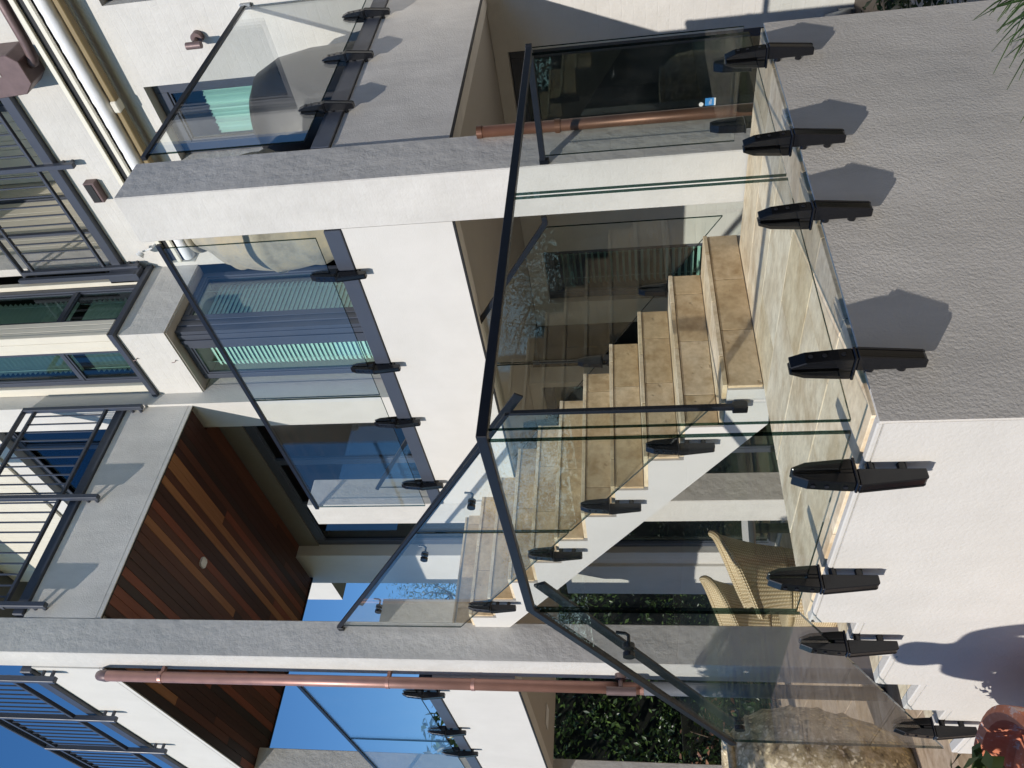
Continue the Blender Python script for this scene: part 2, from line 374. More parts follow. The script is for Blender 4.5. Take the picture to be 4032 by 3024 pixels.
# ------------------------------------------------------------------ the house
house = thing('house', 'white rendered multi-storey house with balconies, timber soffit and dark framed windows', 'house', (-5.5, 4.7, 0))
def hb(name, mat, *boxes, bevel=0, parent=None):
    m = MB()
    for b in boxes: m.box(*b)
    return m.build(name, mat, house if parent is None else parent, bevel)
def wallgrid(name, mat, axis, c0, c1, u0, u1, z0, z1, opens):
    """wall with openings: axis 'y' -> plane normal along y between c0 (front) and c1 (back), u = x; axis 'x' -> normal along x, u = y"""
    us = sorted({u0, u1, *[min(max(o[k], u0), u1) for o in opens for k in (0, 1)]}); zs = sorted({z0, z1, *[min(max(o[k], z0), z1) for o in opens for k in (2, 3)]})
    nu, nz = len(us)-1, len(zs)-1
    def full(i, k):
        if not (0 <= i < nu and 0 <= k < nz): return False
        u = (us[i]+us[i+1])/2; z = (zs[k]+zs[k+1])/2
        return not any(o[0] < u < o[1] and o[2] < z < o[3] for o in opens)
    P = (lambda u, c, z: (u, c, z)) if axis == 'y' else (lambda u, c, z: (c, u, z))
    m = MB()
    for i in range(nu):
        for k in range(nz):
            if not full(i, k): continue
            a, b, c, d = us[i], us[i+1], zs[k], zs[k+1]
            m.add([P(a, c0, c), P(b, c0, c), P(b, c0, d), P(a, c0, d)], [(0, 1, 2, 3)])
            m.add([P(a, c1, c), P(b, c1, c), P(b, c1, d), P(a, c1, d)], [(0, 1, 2, 3)])
            for di, dk, e in ((-1, 0, ((a, c), (a, d))), (1, 0, ((b, c), (b, d))), (0, -1, ((a, c), (b, c))), (0, 1, ((a, d), (b, d)))):
                if not full(i+di, k+dk):
                    (p, q), (r, s) = e; m.add([P(p, c0, q), P(r, c0, s), P(r, c1, s), P(p, c1, q)], [(0, 1, 2, 3)])
    me = bpy.data.meshes.new(name); me.from_pydata(m.v, [], m.f); me.materials.append(mat)
    bm = bmesh.new(); bm.from_mesh(me); bmesh.ops.remove_doubles(bm, verts=bm.verts, dist=1e-5); bmesh.ops.recalc_face_normals(bm, faces=bm.faces); bm.to_mesh(me); bm.free()
    return link(name, me, house)

# piers and pillars
hb('pillar', M['rough'], (-2.60, -2.288, 3.45, 3.79, 0, 4.47), bevel=.006)
hb('pillar', M['rough'], (-5.85, -5.56, 2.16, 2.455, -.02, 10.6), bevel=.006)
hb('pillar', M['rough'], (-5.79, -5.48, 3.452, 3.72, 0, 4.45), bevel=.006)
hb('pillar', M['rough'], (-9.30, -9.0, 2.16, 2.455, 0, 6.0), bevel=.006)
hb('pillar', M['rough'], (-9.55, -9.2, 3.9, 4.37, 3.085, 4.94), bevel=.006)
hb('pillar', M['render'], (-9.40, -9.06, 4.76, 5.1, 0, 6.0), bevel=.004)
# balcony spandrels
hb('spandrel', M['render_fine'], (-5.478, -2.602, 3.456, 3.62, 2.60, 3.24))
hb('spandrel', M['render_lifted'], (-2.46, -2.300, 3.792, 5.80, 2.60, 3.285))
hb('spandrel', M['render_fine'], (-9.0, -5.852, 2.124, 2.28, 2.60, 3.24))
hb('coping', M['frame'], (-5.47, -2.605, 3.444, 3.635, 3.243, 3.345), bevel=.004)
hb('coping', M['frame'], (-2.47, -2.286, 3.795, 5.78, 3.288, 3.40), bevel=.004)
hb('coping', M['frame'], (-8.995, -5.856, 2.112, 2.295, 3.243, 3.345), bevel=.004)
# floor slabs with recessed ceilings and the dark drip bead at their edge
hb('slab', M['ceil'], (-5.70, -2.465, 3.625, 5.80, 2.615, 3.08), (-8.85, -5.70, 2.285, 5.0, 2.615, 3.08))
hb('drip_bead', M['seal'], (-5.47, -2.61, 3.459, 3.475, 2.588, 2.602), (-2.318, -2.303, 3.80, 5.79, 2.588, 2.602), (-8.99, -5.86, 2.127, 2.14, 2.588, 2.602))
hb('ceiling_light', M['lampwhite'], (-8.2, -8.0, 2.5, 2.7, 2.606, 2.612))
# terrace floor tile on top of the upper landing
hb('terrace_floor', M['trav_floor'], (-9.0, -5.69, 2.3, 4.68, 3.081, 3.095))
hb('balcony_floor', M['trav_floor'], (-5.47, -2.47, 3.64, 5.79, 3.081, 3.095))
# terrace above: spandrel, soffit boards
hb('spandrel', M['render_lifted'], (-5.70, -5.562, 2.457, 4.69, 6.043, 6.70), (-5.574, -5.564, 2.457, 4.69, 6.0, 6.043))
hb('spandrel', M['render_fine'], (-9.6, -5.852, 2.15, 2.30, 6.043, 6.66), (-9.6, -5.854, 2.152, 2.162, 6.0, 6.043))
hb('slab', M['concrete'], (-9.25, -5.71, 2.31, 4.68, 6.045, 6.40))
hb('drip_bead', M['seal'], (-5.584, -5.575, 2.46, 4.68, 5.994, 6.002), (-9.5, -5.86, 2.163, 2.172, 5.994, 6.002), (-9.245, -9.22, 2.31, 4.68, 5.99, 6.04))
hb('coping', M['frame'], (-5.66, -5.535, 2.47, 4.66, 6.705, 6.80), bevel=.004)
hb('coping', M['frame'], (-9.55, -5.87, 2.115, 2.24, 6.665, 6.765), bevel=.004)
y = 2.174; bw = .0855
while y < 4.80:
    x = -5.853 if y < 2.46 else (-5.577 if y+bw < 4.687 else -5.922)
    xe = -9.2 if y+bw < 4.687 else -8.6
    while x > xe:
        L = random.choice([1.2, 2.0, 2.8, 3.6, 3.6]); x1 = max(xe-.02, x-L)
        if x1 < xe+.2: x1 = xe-.02
        mt = random.choices(TIM, [5, 5, 3.4, 2.6, 3])[0]
        MB().box(x1+.001, x-.001, y+.0015, min(y+bw, 4.829)-.0015, 6.003, 6.04).build('board', mt, house, bevel=.0015)
        x = x1
    y += bw
hb('ceiling_light', M['lampwhite'], (-6.72, -6.62, 3.495, 3.595, 5.992, 6.002), bevel=.02)

# main wall (normal -y) at y=4.69, x<-5.53
wallgrid('wall', M['render'], 'y', 4.69, 4.93, -9.40, -5.535, 3.085, 10.6, [(-8.64, -5.92, 3.09, 6.045), (-8.9, -5.905, 6.45, 8.50)])
wallgrid('wall', M['render'], 'y', 4.80, 5.0, -9.9, -5.535, 0, 2.61, [(-8.78, -5.60, .02, 2.50)])
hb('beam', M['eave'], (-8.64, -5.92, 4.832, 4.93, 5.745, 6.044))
hb('wall', M['render'], (-5.78, -5.538, 4.932, 5.9, 3.09, 5.915))
# bay projecting at the corner
wb = M['brick']
hb('wall', wb, (-5.540, -4.684, 4.836, 5.80, 5.925, 6.40))
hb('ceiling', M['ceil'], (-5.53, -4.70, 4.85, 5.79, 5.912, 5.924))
hb('moulding', M['frame'], (-5.57, -4.645, 4.797, 5.86, 6.403, 6.462), bevel=.004)
hb('bay_post', M['frame'], (-4.945, -4.79, 4.948, 5.10, 3.09, 5.91))
# cladding boards of the bay corner
for k, (a, b) in enumerate(((-4.76, -4.672), (-4.85, -4.763), (-4.90, -4.853))):
    hb('cladding_board', M['clad'], (a, b, 4.838+.006*(k == 2), 4.88, 6.50, 9.6), bevel=.004)
for k, (a, b) in enumerate(((4.845, 4.918), (4.921, 4.986), (4.989, 5.05))):
    hb('cladding_board', M['clad'], (-4.73, -4.676, a, b, 6.50, 9.6), bevel=.004)
hb('cladding_board', M['clad'], (-5.46, -5.415, 4.85, 4.90, 6.50, 9.6), (-5.53, -5.463, 4.858, 4.90, 6.50, 9.6), bevel=.004)
hb('cladding_board', M['clad'], (-4.73, -4.676, 5.60, 5.66, 6.50, 9.6), bevel=.004)
# back wall (normal -y) at y=5.8
wallgrid('wall', wb, 'y', 5.80, 6.05, -4.69, -1.2, 2.62, 10.6, [(-3.51, -2.813, 3.10, 5.53), (-4.60, -2.70, 6.69, 9.9), (-2.155, -1.4, 4.3, 5.52)])
wallgrid('wall', wb, 'y', 5.802, 6.05, -5.78, -1.2, -.1, 2.612, [(-4.35, -2.826, .02, 2.505), (-5.46, -4.80, .5, 2.45)])
# recessed balcony on the top storey of the back wall
for k in range(11):
    hb('cladding_board', M['clad'], (-4.66, -4.62, 6.06+.125*k, 6.06+.125*k+.121, 6.6, 9.9), bevel=.003)
for k in range(9):
    hb('cladding_board', M['clad'], (-4.6+.11*k, -4.6+.11*k+.106, 7.40, 7.44, 6.6, 9.9), bevel=.003)
hb('balcony_floor', M['concrete'], (-4.66, -2.3, 5.82, 7.6, 6.55, 6.66))
hb('wall', M['clad'], (-2.68, -2.55, 6.06, 7.5, 6.66, 9.9))
# inside of the house: floors, partitions, back, roof so the rooms are dark behind the panes
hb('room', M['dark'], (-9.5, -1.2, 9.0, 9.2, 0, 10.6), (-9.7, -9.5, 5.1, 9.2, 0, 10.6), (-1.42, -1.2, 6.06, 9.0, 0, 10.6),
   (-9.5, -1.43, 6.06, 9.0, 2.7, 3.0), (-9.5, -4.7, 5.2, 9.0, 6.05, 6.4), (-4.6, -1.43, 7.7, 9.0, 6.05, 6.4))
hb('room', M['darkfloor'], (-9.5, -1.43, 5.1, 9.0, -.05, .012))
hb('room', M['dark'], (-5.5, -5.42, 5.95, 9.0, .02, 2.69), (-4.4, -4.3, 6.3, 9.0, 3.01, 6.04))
hb('roof', M['eave'], (-9.8, -.9, 3.7, 9.6, 10.62, 10.9))
hb('fascia', M['cream'], (-9.85, -.85, 3.6, 3.68, 10.6, 10.95))
# top storey cladding above the terrace doors
for k in range(27):
    hb('cladding_board', M['clad'], (-9.0+.115*k, -9.0+.115*k+.111, 4.655, 4.685, 8.72, 10.6), bevel=.003)

pane_i = 0
def window(axis, c, u0, u1, z0, z1, fwid=.06, mull=(), trans=(), glass='wglass', dep=.06, out=-1, slats=None, mat='frame', name='window', slat_tilt=.5):
    """frame in plane c; axis 'y': u=x, faces -y; axis 'x': u=y, faces +x. Panes and slats are its children."""
    P = (lambda ua, ub, ca, cb, za, zb: (ua, ub, min(ca, cb), max(ca, cb), za, zb)) if axis == 'y' else (lambda ua, ub, ca, cb, za, zb: (min(ca, cb), max(ca, cb), ua, ub, za, zb))
    s = 1 if axis == 'y' else -1                      # direction into the room
    m = MB()
    m.box(*P(u0, u0+fwid, c, c+s*dep, z0, z1)); m.box(*P(u1-fwid, u1, c, c+s*dep, z0, z1))
    m.box(*P(u0+fwid, u1-fwid, c, c+s*dep, z0, z0+fwid)); m.box(*P(u0+fwid, u1-fwid, c, c+s*dep, z1-fwid, z1))
    es = [u0+fwid] + list(mull) + [u1-fwid]; zs = [z0+fwid] + list(trans) + [z1-fwid]
    mw = fwid*.8
    for q in mull: m.box(*P(q-mw/2, q+mw/2, c+s*.003, c+s*(dep-.003), z0+fwid, z1-fwid))
    for i in range(len(es)-1):
        a = es[i]+(mw/2 if i else 0); b = es[i+1]-(mw/2 if i < len(es)-2 else 0)
        for q in trans: m.box(*P(a, b, c+s*.005, c+s*(dep-.005), q-mw/2, q+mw/2))
    # thin glazing bead stands proud inside each light
    fr = m.build(name, M[mat], house, bevel=.004)
    for i in range(len(es)-1):
        a = es[i]+(mw/2 if i else 0); b = es[i+1]-(mw/2 if i < len(es)-2 else 0)
        for k in range(len(zs)-1):
            d = zs[k]+(mw/2 if k else 0); e = zs[k+1]-(mw/2 if k < len(zs)-2 else 0)
            MB().box(*P(a-.004, b+.004, c+s*dep*.45, c+s*(dep*.45+.008), d-.004, e+.004)).build('pane', M[glass], fr)
            bd = MB(); g = .018
            for bx in ((a, a+g, d, e), (b-g, b, d, e), (a+g, b-g, d, d+g), (a+g, b-g, e-g, e)):
                bd.box(*P(bx[0], bx[1], c+s*.014, c+s*dep*.44, bx[2], bx[3]))
            bd.build('glazing_bead', M['frame'], fr)
            if slats:
                sp, w = slats; nsl = int((e-d-.06)/sp)
                sm = MB(); dy = w/2*math.cos(slat_tilt); dz = w/2*math.sin(slat_tilt)
                cc = c+s*(dep+.07)
                if axis == 'y': sm.add([(a+.01, cc-dy, -dz), (b-.01, cc-dy, -dz), (b-.01, cc, .003), (a+.01, cc, .003), (b-.01, cc+dy, dz), (a+.01, cc+dy, dz)], [(0, 1, 2, 3), (3, 2, 4, 5)])
                else: sm.add([(cc+dy, a+.01, -dz), (cc+dy, b-.01, -dz), (cc, b-.01, .003), (cc, a+.01, .003), (cc-dy, b-.01, dz), (cc-dy, a+.01, dz)], [(0, 1, 2, 3), (3, 2, 4, 5)])
                me = sm.mesh('slat', M['slat'])
                me2 = me
                for j in range(nsl):
                    o = bpy.data.objects.new('slat', me2); COL.objects.link(o); o.location = (0, 0, d+.04+sp*j); adopt(o, fr)
                cd = MB()
                for q in (a+(b-a)*.2, a+(b-a)*.8):
                    if axis == 'y': cd.cyl((q, cc-.028, d), (q, cc-.028, e), .0016, 4)
                    else: cd.cyl((cc+.028, q, d), (cc+.028, q, e), .0016, 4)
                cd.build('cord', M['slat'], fr)
    return fr
# lower bay windows (main balcony level)
window('y', 4.944, -5.455, -4.95, 3.10, 5.905, .062, slats=(.047, .061), slat_tilt=1.08)
window('x', -4.786, 5.105, 5.785, 3.10, 5.905, .062, slats=(.047, .061), slat_tilt=1.08)
hb('mullion_cover', M['frame'], (-4.944, -4.90, 4.93, 4.946, 3.1, 5.9), (-4.87, -4.83, 4.936, 4.946, 3.1, 5.9), (-4.80, -4.778, 5.02, 5.06, 3.1, 5.9), bevel=.003)
# upper bay windows
window('y', 4.885, -5.41, -4.905, 6.47, 9.4, .055, trans=(7.17,), slats=(.058, .05), slat_tilt=-.35)
window('x', -4.725, 5.055, 5.595, 6.47, 9.4, .055, trans=(7.17,), slats=(.058, .05), slat_tilt=-.35)
# terrace sliding doors, both levels
window('y', 4.845, -8.635, -5.925, 3.095, 5.742, .11, mull=(-7.7, -6.8), glass='bglass', name='sliding_door')
window('y', 4.78, -8.895, -5.91, 6.455, 8.495, .09, mull=(-6.33, -7.4), glass='bglass', name='sliding_door')
window('y', 4.88, -8.775, -5.605, .025, 2.495, .08, mull=(-7.9, -6.8), glass='wglass', name='sliding_door')
# back wall: ground floor glazing, balcony door, top storey glazing, small window
gd = window('y', 5.86, -4.345, -2.831, .025, 2.50, .075, mull=(-3.52,), glass='wglass', name='sliding_door')
bd = window('y', 5.90, -3.505, -2.818, 3.105, 5.525, .11, glass='wglass', name='balcony_door')
window('y', 7.38, -3.7, -2.7, 6.68, 9.7, .07, mull=(-3.2,), glass='wglass', name='sliding_door')
window('x', -4.60, 6.35, 7.1, 6.68, 9.0, .06, glass='wglass')
window('y', 5.88, -2.15, -1.405, 4.305, 5.515, .06, glass='wglass')
# ground floor glazing under the balcony, left of the stairs
window('y', 5.86, -5.455, -4.805, .505, 2.445, .07, glass='wglass', slats=(.06, .05))
# curtain inside the balcony door
cm = MB(); pts = [(-3.40+.56*t/60, 6.02+.035*math.sin(t*.9)+.01*math.sin(t*2.3)) for t in range(61)]
for i in range(60):
    (a, b), (c, d) = pts[i], pts[i+1]; cm.add([(a, b, 3.15), (c, d, 3.15), (c, d, 5.18+.02*math.sin(i*.9)), (a, b, 5.18+.02*math.sin(i*.9))], [(0, 1, 2, 3)])
cu = cm.build('curtain', M['curtain'], bd, smooth=True)
# hinge plates, stickers on the ground floor door
hb('hinge', M['steel'], (-2.85, -2.822, 5.886, 5.896, 5.33, 5.45), (-2.85, -2.822, 5.886, 5.896, 4.45, 4.57), parent=None)
MB().box(-3.46, -3.395, 5.876, 5.879, .93, 1.0).build('sticker', M['stickerblue'], gd)
MB().box(-3.46, -3.395, 5.8735, 5.8755, .918, .9295).build('sticker', M['stickerwhite'], gd)
MB().box(-3.45, -3.405, 5.8735, 5.8755, .952, .957).box(-3.45, -3.42, 5.8735, 5.8755, .965, .969).build('sticker_print', M['stickerwhite'], gd)
MB().cyl((-3.445, 5.876, 1.03), (-3.445, 5.879, 1.03), .018, 16).build('sticker', M['stickerwhite'], gd)
# wire hooks on the painted brick
for (x, yy, z) in ((-3.2, 5.8, 5.58), (-2.98, 5.8, 6.15), (-3.66, 5.8, 6.12), (-5.0, 4.836, 6.36), (-5.05, 4.836, 5.98)):
    MB().tube([(x, yy+.005, z), (x, yy-.03, z), (x, yy-.034, z+.03)], .004, 6).build('wire_hook', M['bronze'], house)

# ------------------------------------------------------------------ stairs
stair_lo = thing('lower_staircase', 'low white rendered stair and landing with travertine treads behind black clamps', 'staircase', (-1.7, 1.3, 0))
stair_up = thing('upper_staircase', 'tall flight of travertine steps on a white stringer climbing to the balcony', 'staircase', (-2.9, 2.9, 1.05))
LZ = 1.05
# landing body + lower flight as one stepped wall
RL, TL = .295, .175
poly = [(-1.665, -.02), (-1.665, LZ-.022)]
poly += [(-2.84, LZ-.022)]
for i in range(1, 6): poly += [(-2.84-RL*(i-1), LZ-TL*i-.022), (-2.84-RL*i, LZ-TL*i-.022)]
poly += [(-2.84-RL*5, -.02)]
low = MB(); low.prism(poly, 'y', 1.27, 2.40)
lw = low.build('stair_wall', M['render'], stair_lo)
# +x face: same white paint, its colour lightened against the weak grazing sun
MB().box(-2.885, -1.667, 2.402, 3.44, -.02, LZ-.022).build('stair_wall', M['render'], stair_lo)
MB().box(-1.667, -1.657, 1.2712, 3.438, -.02, LZ-.009).build('wall_skin', M['render_lifted'], stair_lo)
# white lip of mortar along the wall tops
lip = MB(); lip.box(-2.84, -1.667, 1.272, 1.30, LZ-.022, LZ-.006); lip.box(-1.69, -1.668, 1.30, 3.43, LZ-.022, LZ-.012)
for i in range(1, 6): lip.box(-2.84-RL*i, -2.84-RL*(i-1), 1.272, 1.315, LZ-TL*i-.022, LZ-TL*i+.004); lip.box(-2.845-RL*(i-1), -2.84-RL*(i-1)+.012, 1.272, 1.315, LZ-TL*i+.004, LZ-TL*(i-1)-.006)
lip.box(-2.847, -2.82, 1.272, 1.315, LZ-TL, LZ-.004)
lip.build('mortar_lip', M['render'], stair_lo, bevel=.004)
# landing floor tiles
gx0, gx1, gy0, gy1 = -2.885, -1.675, 1.303, 3.436
nx, ny = 2, 6
for j in range(ny):
    off = (j % 2)*.3
    xs = [gx0] + [x for x in (gx0+.31+off-.31*0, gx0+.92+off*.0) if gx0+.08 < x < gx1-.08] + [gx1]
    if j % 2: xs = [gx0, gx0+.31, gx0+.92, gx1]
    else: xs = [gx0, gx0+.61, gx1]
    a = gy0+(gy1-gy0)*j/ny; b = gy0+(gy1-gy0)*(j+1)/ny
    for i in range(len(xs)-1):
        MB().box(xs[i]+.0022, xs[i+1]-.0022, a+.0022, b-.0022, LZ-.02, LZ+random.uniform(-.0006, .0006)).build('tile', M['trav_floor'], stair_lo, bevel=.0015)
MB().box(gx0+.004, gx1-.004, gy0+.004, gy1-.004, LZ-.0215, LZ-.006).build('grout', simple('grout', (.27, .225, .165), .95, 0, .2, 20), stair_lo)
# lower flight treads and risers
for i in range(1, 6):
    xa, xb = -2.84-RL*i, -2.84-RL*(i-1); z = LZ-TL*i
    for (a, b) in ((1.318, 1.86), (1.864, 2.395)):
        MB().box(xa-.012, xb-.002, a, b, z-.02, z).build('tile', M['trav_floor'], stair_lo, bevel=.0015)
        MB().box(xb-.012, xb+.0, a, b, z+.002, z+TL-.022).build('tile', M['trav_riser'], stair_lo, bevel=.0015)
# upper flight
RU, TU, NU = .279, .185, 11
X0 = -2.89; YN, YF = 2.4225, 3.54
poly = [(X0, LZ-.018)]
for i in range(NU):
    poly += [(X0-RU*i, LZ+TU*(i+1)-.022)]
    if i < NU-1: poly += [(X0-RU*(i+1), LZ+TU*(i+1)-.022)]
poly += [(X0-RU*10-.02, LZ+TU*NU-.022), (X0-RU*10-.02, 2.71), (-3.152, 1.003), (-2.95, LZ-.03)]
MB().prism(poly, 'y', YN, YF).build('stringer', M['render_fine'], stair_up)
cuts = [(YN+.012, 2.80, 3.17, YF-.01), (YN+.012, 2.62, 3.0, 3.37, YF-.01), (YN+.012, 2.95, 3.30, YF-.01)]
for i in range(NU):
    xr = X0-RU*i; zb = LZ+TU*i; zt = zb+TU; cs = cuts[i % 3]
    for k in range(len(cs)-1):
        MB().box(xr-.001, xr+.014, cs[k]+.0018, cs[k+1]-.0018, zb+.004, zt-.026).build('riser_tile', M['trav_riser'], stair_up, bevel=.0012)
    cs = cuts[(i+1) % 3]
    if i < NU-1:
        for k in range(len(cs)-1):
            MB().box(xr-RU+.012, xr+.02, cs[k]+.0018, cs[k+1]-.0018, zt-.022, zt).build('tread_tile', M['trav_floor'], stair_up, bevel=.0015)

# ------------------------------------------------------------------ glass balustrades
cb_ = MB()
# outline of the clamp seen end on: two cheeks round the glass slot, shoulder, offset leg
cheek_o = [(.006, 0), (.006, .118), (.013, .123), (.030, .083), (.038, 0), (.040, -.036), (.006, -.036)]
cheek_i = [(-q[0], q[1]) for q in cheek_o][::-1]
cb_.prism([(-.0062, -.036), (.0062, -.036), (.0062, -.0), (-.0062, -.0)], 'x', -.0205, .0205)
cb_.prism(cheek_o, 'x', -.021, .021); cb_.prism(cheek_i, 'x', -.021, .021)
cb_.prism([(.044, -.0365), (.044, -.045), (-.043, -.045), (-.043, -.0365)], 'x', -.0225, .0225)
leg = lambda o: [(.044+o, -.0455), (.026+o, -.211), (.021+o, -.219), (-.006, -.219), (-.008, -.0455)]
cb_.prism(leg(0), 'x', -.0125, .0125); cb_.prism(leg(.0025), 'x', -.0195, -.0128); cb_.prism(leg(.0025), 'x', .0128, .0195)
clamp_me = cb_.mesh('clamp', M['black'], bevel=.0025)
bolt_me = MB().cyl((0, -.008, 0), (0, -.0335, 0), .0125, 16).mesh('bolt', M['black'])
screw_me = MB().cyl((0, 0, 0), (0, .0022, 0), .006, 12).mesh('screw', M['rail'])
def clamp(parent, x, y, z, ang):
    o = link('clamp', clamp_me); o.matrix_basis = Matrix.Translation((x, y, z)) @ Matrix.Rotation(ang, 4, 'Z'); adopt(o, parent)
    for dz in (-.085, -.165):
        b = link('bolt', bolt_me); b.location = (0, 0, dz); b.parent = o
    for dz, dy in ((.07, .0335), (.035, .0355), (-.012, .039)):
        b = link('screw', screw_me); b.location = (0, dy, dz); b.parent = o
AY, AX, AB = math.pi, -math.pi/2, 0.0          # clamp facing -y, +x, +y
def panel(parent, axis, c, poly, th=.012):
    """poly of (u,z); glass faces + dark edges"""
    n = len(poly); m = MB(); a, b = c-th/2, c+th/2
    P = (lambda u, cc, z: (u, cc, z)) if axis == 'y' else (lambda u, cc, z: (cc, u, z))
    vs = [P(u, a, z) for u, z in poly] + [P(u, b, z) for u, z in poly]
    m.add(vs, [tuple(range(n)), tuple(range(n, 2*n))[::-1]], 0); m.add([], [], 0)
    m.f += [(i, (i+1) % n, (i+1) % n+n, i+n) for i in range(n)]; m.m += [1]*n
    return m.build('glass_panel', [M['glass'], M['edge']], parent)
GY, GX = 1.27-.032, -1.665+.032
b1 = thing('glass_balustrade', 'clear glass balustrade with black handrail and clamps around the low landing corner', 'balustrade', (GX, GY, LZ))
panel(b1, 'x', GX, [(1.258, 1.117), (2.276, 1.117), (2.276, 2.04), (1.258, 2.04)])
panel(b1, 'x', GX, [(2.299, 1.117), (3.313, 1.117), (3.313, 2.04), (2.299, 2.04)])
panel(b1, 'y', GY, [(-1.654, 1.117), (-2.672, 1.117), (-2.672, 2.035), (-1.654, 2.04)])
panel(b1, 'y', GY, [(-2.695, 1.103), (-4.128, .272), (-4.128, 1.236), (-2.695, 2.018)])
MB().bar([(GX, 3.36, 2.048), (GX, GY, 2.048), (-2.668, GY, 2.044), (-4.165, GY, 1.222)], .026, .03).build('handrail', M['rail'], b1, bevel=.002)
for yy in (3.108, 2.486, 2.076, 1.446): clamp(b1, GX, yy, 1.116, AX)
for xx, zz in ((-1.845, 1.116), (-2.441, 1.116), (-2.95, .95), (-3.86, .427)): clamp(b1, xx, GY, zz, AY)
def grab(parent, yb, yg, path, brs, s=1):
    g = MB().bar([(p[0], yb, p[1]) for p in path], .012, .05).build('grab_rail', M['rail'], parent, bevel=.002)
    for (x, z) in brs:                       # disc on the glass, bent rod up to the bar
        m = MB(); y0 = yg+.008*s
        m.cyl((x, y0, z), (x, y0+.02*s, z), .024, 18); m.cyl((x, yg-.026*s, z), (x, yg-.008*s, z), .024, 18)
        m.tube([(x, y0+.02*s, z), (x, yb-.012*s, z), (x+.0, yb-.004*s, z+.012), (x+.0, yb, z+.05)], .007, 8)
        m.build('bracket', M['black'], g)
ry = GY+.075
k = ry/1.45
def sc(p): return (p[0]*k, 1.65+(p[1]-1.65)*k)
grab(b1, ry, GY, [sc((-2.905, 2.05)), sc((-4.612, 1.134))], [(-3.05, 1.70), (-3.89, 1.215)])
# upper flight, near side
NY = 2.39
b2 = thing('glass_balustrade', 'sloping glass balustrade clamped to the near white stringer of the tall stairs', 'balustrade', (-2.95, NY, LZ))
def gz(x): return 1.307+.671*(-3.007-x)
panel(b2, 'y', NY, [(-2.985, gz(-2.985)), (-4.10, gz(-4.10)), (-4.10, 2.985), (-2.985, 2.255)])
panel(b2, 'y', NY, [(-4.118, gz(-4.118)), (-5.492, gz(-5.492)), (-5.492, 3.905), (-4.118, 2.997)])
MB().bar([(-2.975, NY, 1.165), (-2.972, NY, 2.262), (-5.525, NY, 3.937)], .024, .03).build('handrail', M['rail'], b2, bevel=.002)
MB().box(-3.0, -2.955, NY-.022, NY+.022, 1.12, 1.19).build('end_cap', M['black'], b2, bevel=.004)
MB().box(-5.562, -5.52, NY-.015, NY+.015, 3.90, 3.945).build('wall_plate', M['black'], b2, bevel=.003)
for xx, zz in ((-3.28, 1.473), (-3.835, 1.844), (-4.385, 2.212), (-5.14, 2.73)): clamp(b2, xx, NY, zz, AY)
grab(b2, NY+.08, NY, [(-2.93, 2.205), (-5.30, 3.72)], [(-3.80, 2.59), (-4.42, 3.01), (-5.2, 3.53)])
# upper flight, far side
FY = 3.575
def fs(v): return v*FY/3.42
b3 = thing('glass_balustrade', 'sloping glass balustrade on the far side of the tall stairs beside the pillar', 'balustrade', (-2.75, FY, LZ))
panel(b3, 'y', FY, [(-2.775, 1.13), (-3.9, 1.13+.671*1.08), (-3.9, 2.87), (-3.50, 2.60), (-2.775, 2.10)])
panel(b3, 'y', FY, [(-3.92, 1.86), (-5.4, 2.855), (-5.4, 3.80), (-3.92, 2.88)])
MB().bar([(-2.70, FY, 2.108), (-2.745, FY, 2.105), (-3.49, FY, 2.605), (-5.42, FY, 3.83)], .024, .03).build('handrail', M['rail'], b3, bevel=.002)
for xx in (-3.30, -3.92, -4.6): clamp(b3, xx, FY, 1.12+.671*(-2.775-xx)+.0, AB)
# landing rear guard
RY = 3.472
b4 = thing('glass_balustrade', 'short glass guard at the rear edge of the low landing, fixed to the pillar', 'balustrade', (-2.0, RY, LZ))
panel(b4, 'y', RY, [(-1.68, 1.117), (-2.245, 1.117), (-2.245, 2.05), (-1.68, 2.05)])
MB().bar([(-1.665, RY, 2.062), (-2.27, RY, 2.062)], .026, .03).build('handrail', M['rail'], b4, bevel=.002)
MB().box(-2.29, -2.262, RY-.014, RY+.014, 2.03, 2.08).build('wall_plate', M['black'], b4, bevel=.003)
for xx in (-2.16, -1.85): clamp(b4, xx, RY, 1.116, AB)
# main balcony
BY = 3.456-.032
b5 = thing('glass_balustrade', 'glass balustrade along the front of the balcony between the two short piers', 'balustrade', (-4.0, BY, 3.3))
panel(b5, 'y', BY, [(-2.63, 3.392), (-4.012, 3.392), (-4.012, 4.335), (-2.63, 4.335)])
panel(b5, 'y', BY, [(-4.03, 3.392), (-5.455, 3.392), (-5.455, 4.335), (-4.03, 4.335)])
MB().bar([(-2.605, BY, 4.345), (-5.478, BY, 4.345)], .026, .032).build('handrail', M['rail'], b5, bevel=.002)
for xx in (-2.91, -3.73, -4.325, -5.14): clamp(b5, xx, BY, 3.392, AY)
# right-hand balcony
EX = -2.302+.034
b6 = thing('glass_balustrade', 'glass balustrade on the grey side of the upper balcony, right of the pillar', 'balustrade', (EX, 4.8, 3.3))
panel(b6, 'x', EX, [(3.84, 3.44), (5.76, 3.44), (5.76, 4.40), (3.84, 4.40)])
MB().bar([(EX, 3.80, 4.415), (EX, 5.775, 4.415)], .026, .032).build('handrail', M['rail'], b6, bevel=.002)
MB().box(EX-.02, EX+.02, 5.77, 5.80, 4.36, 4.44).build('wall_plate', M['steel'], b6)
for yy in (4.18, 4.79, 5.40): clamp(b6, EX, yy, 3.435, AX)
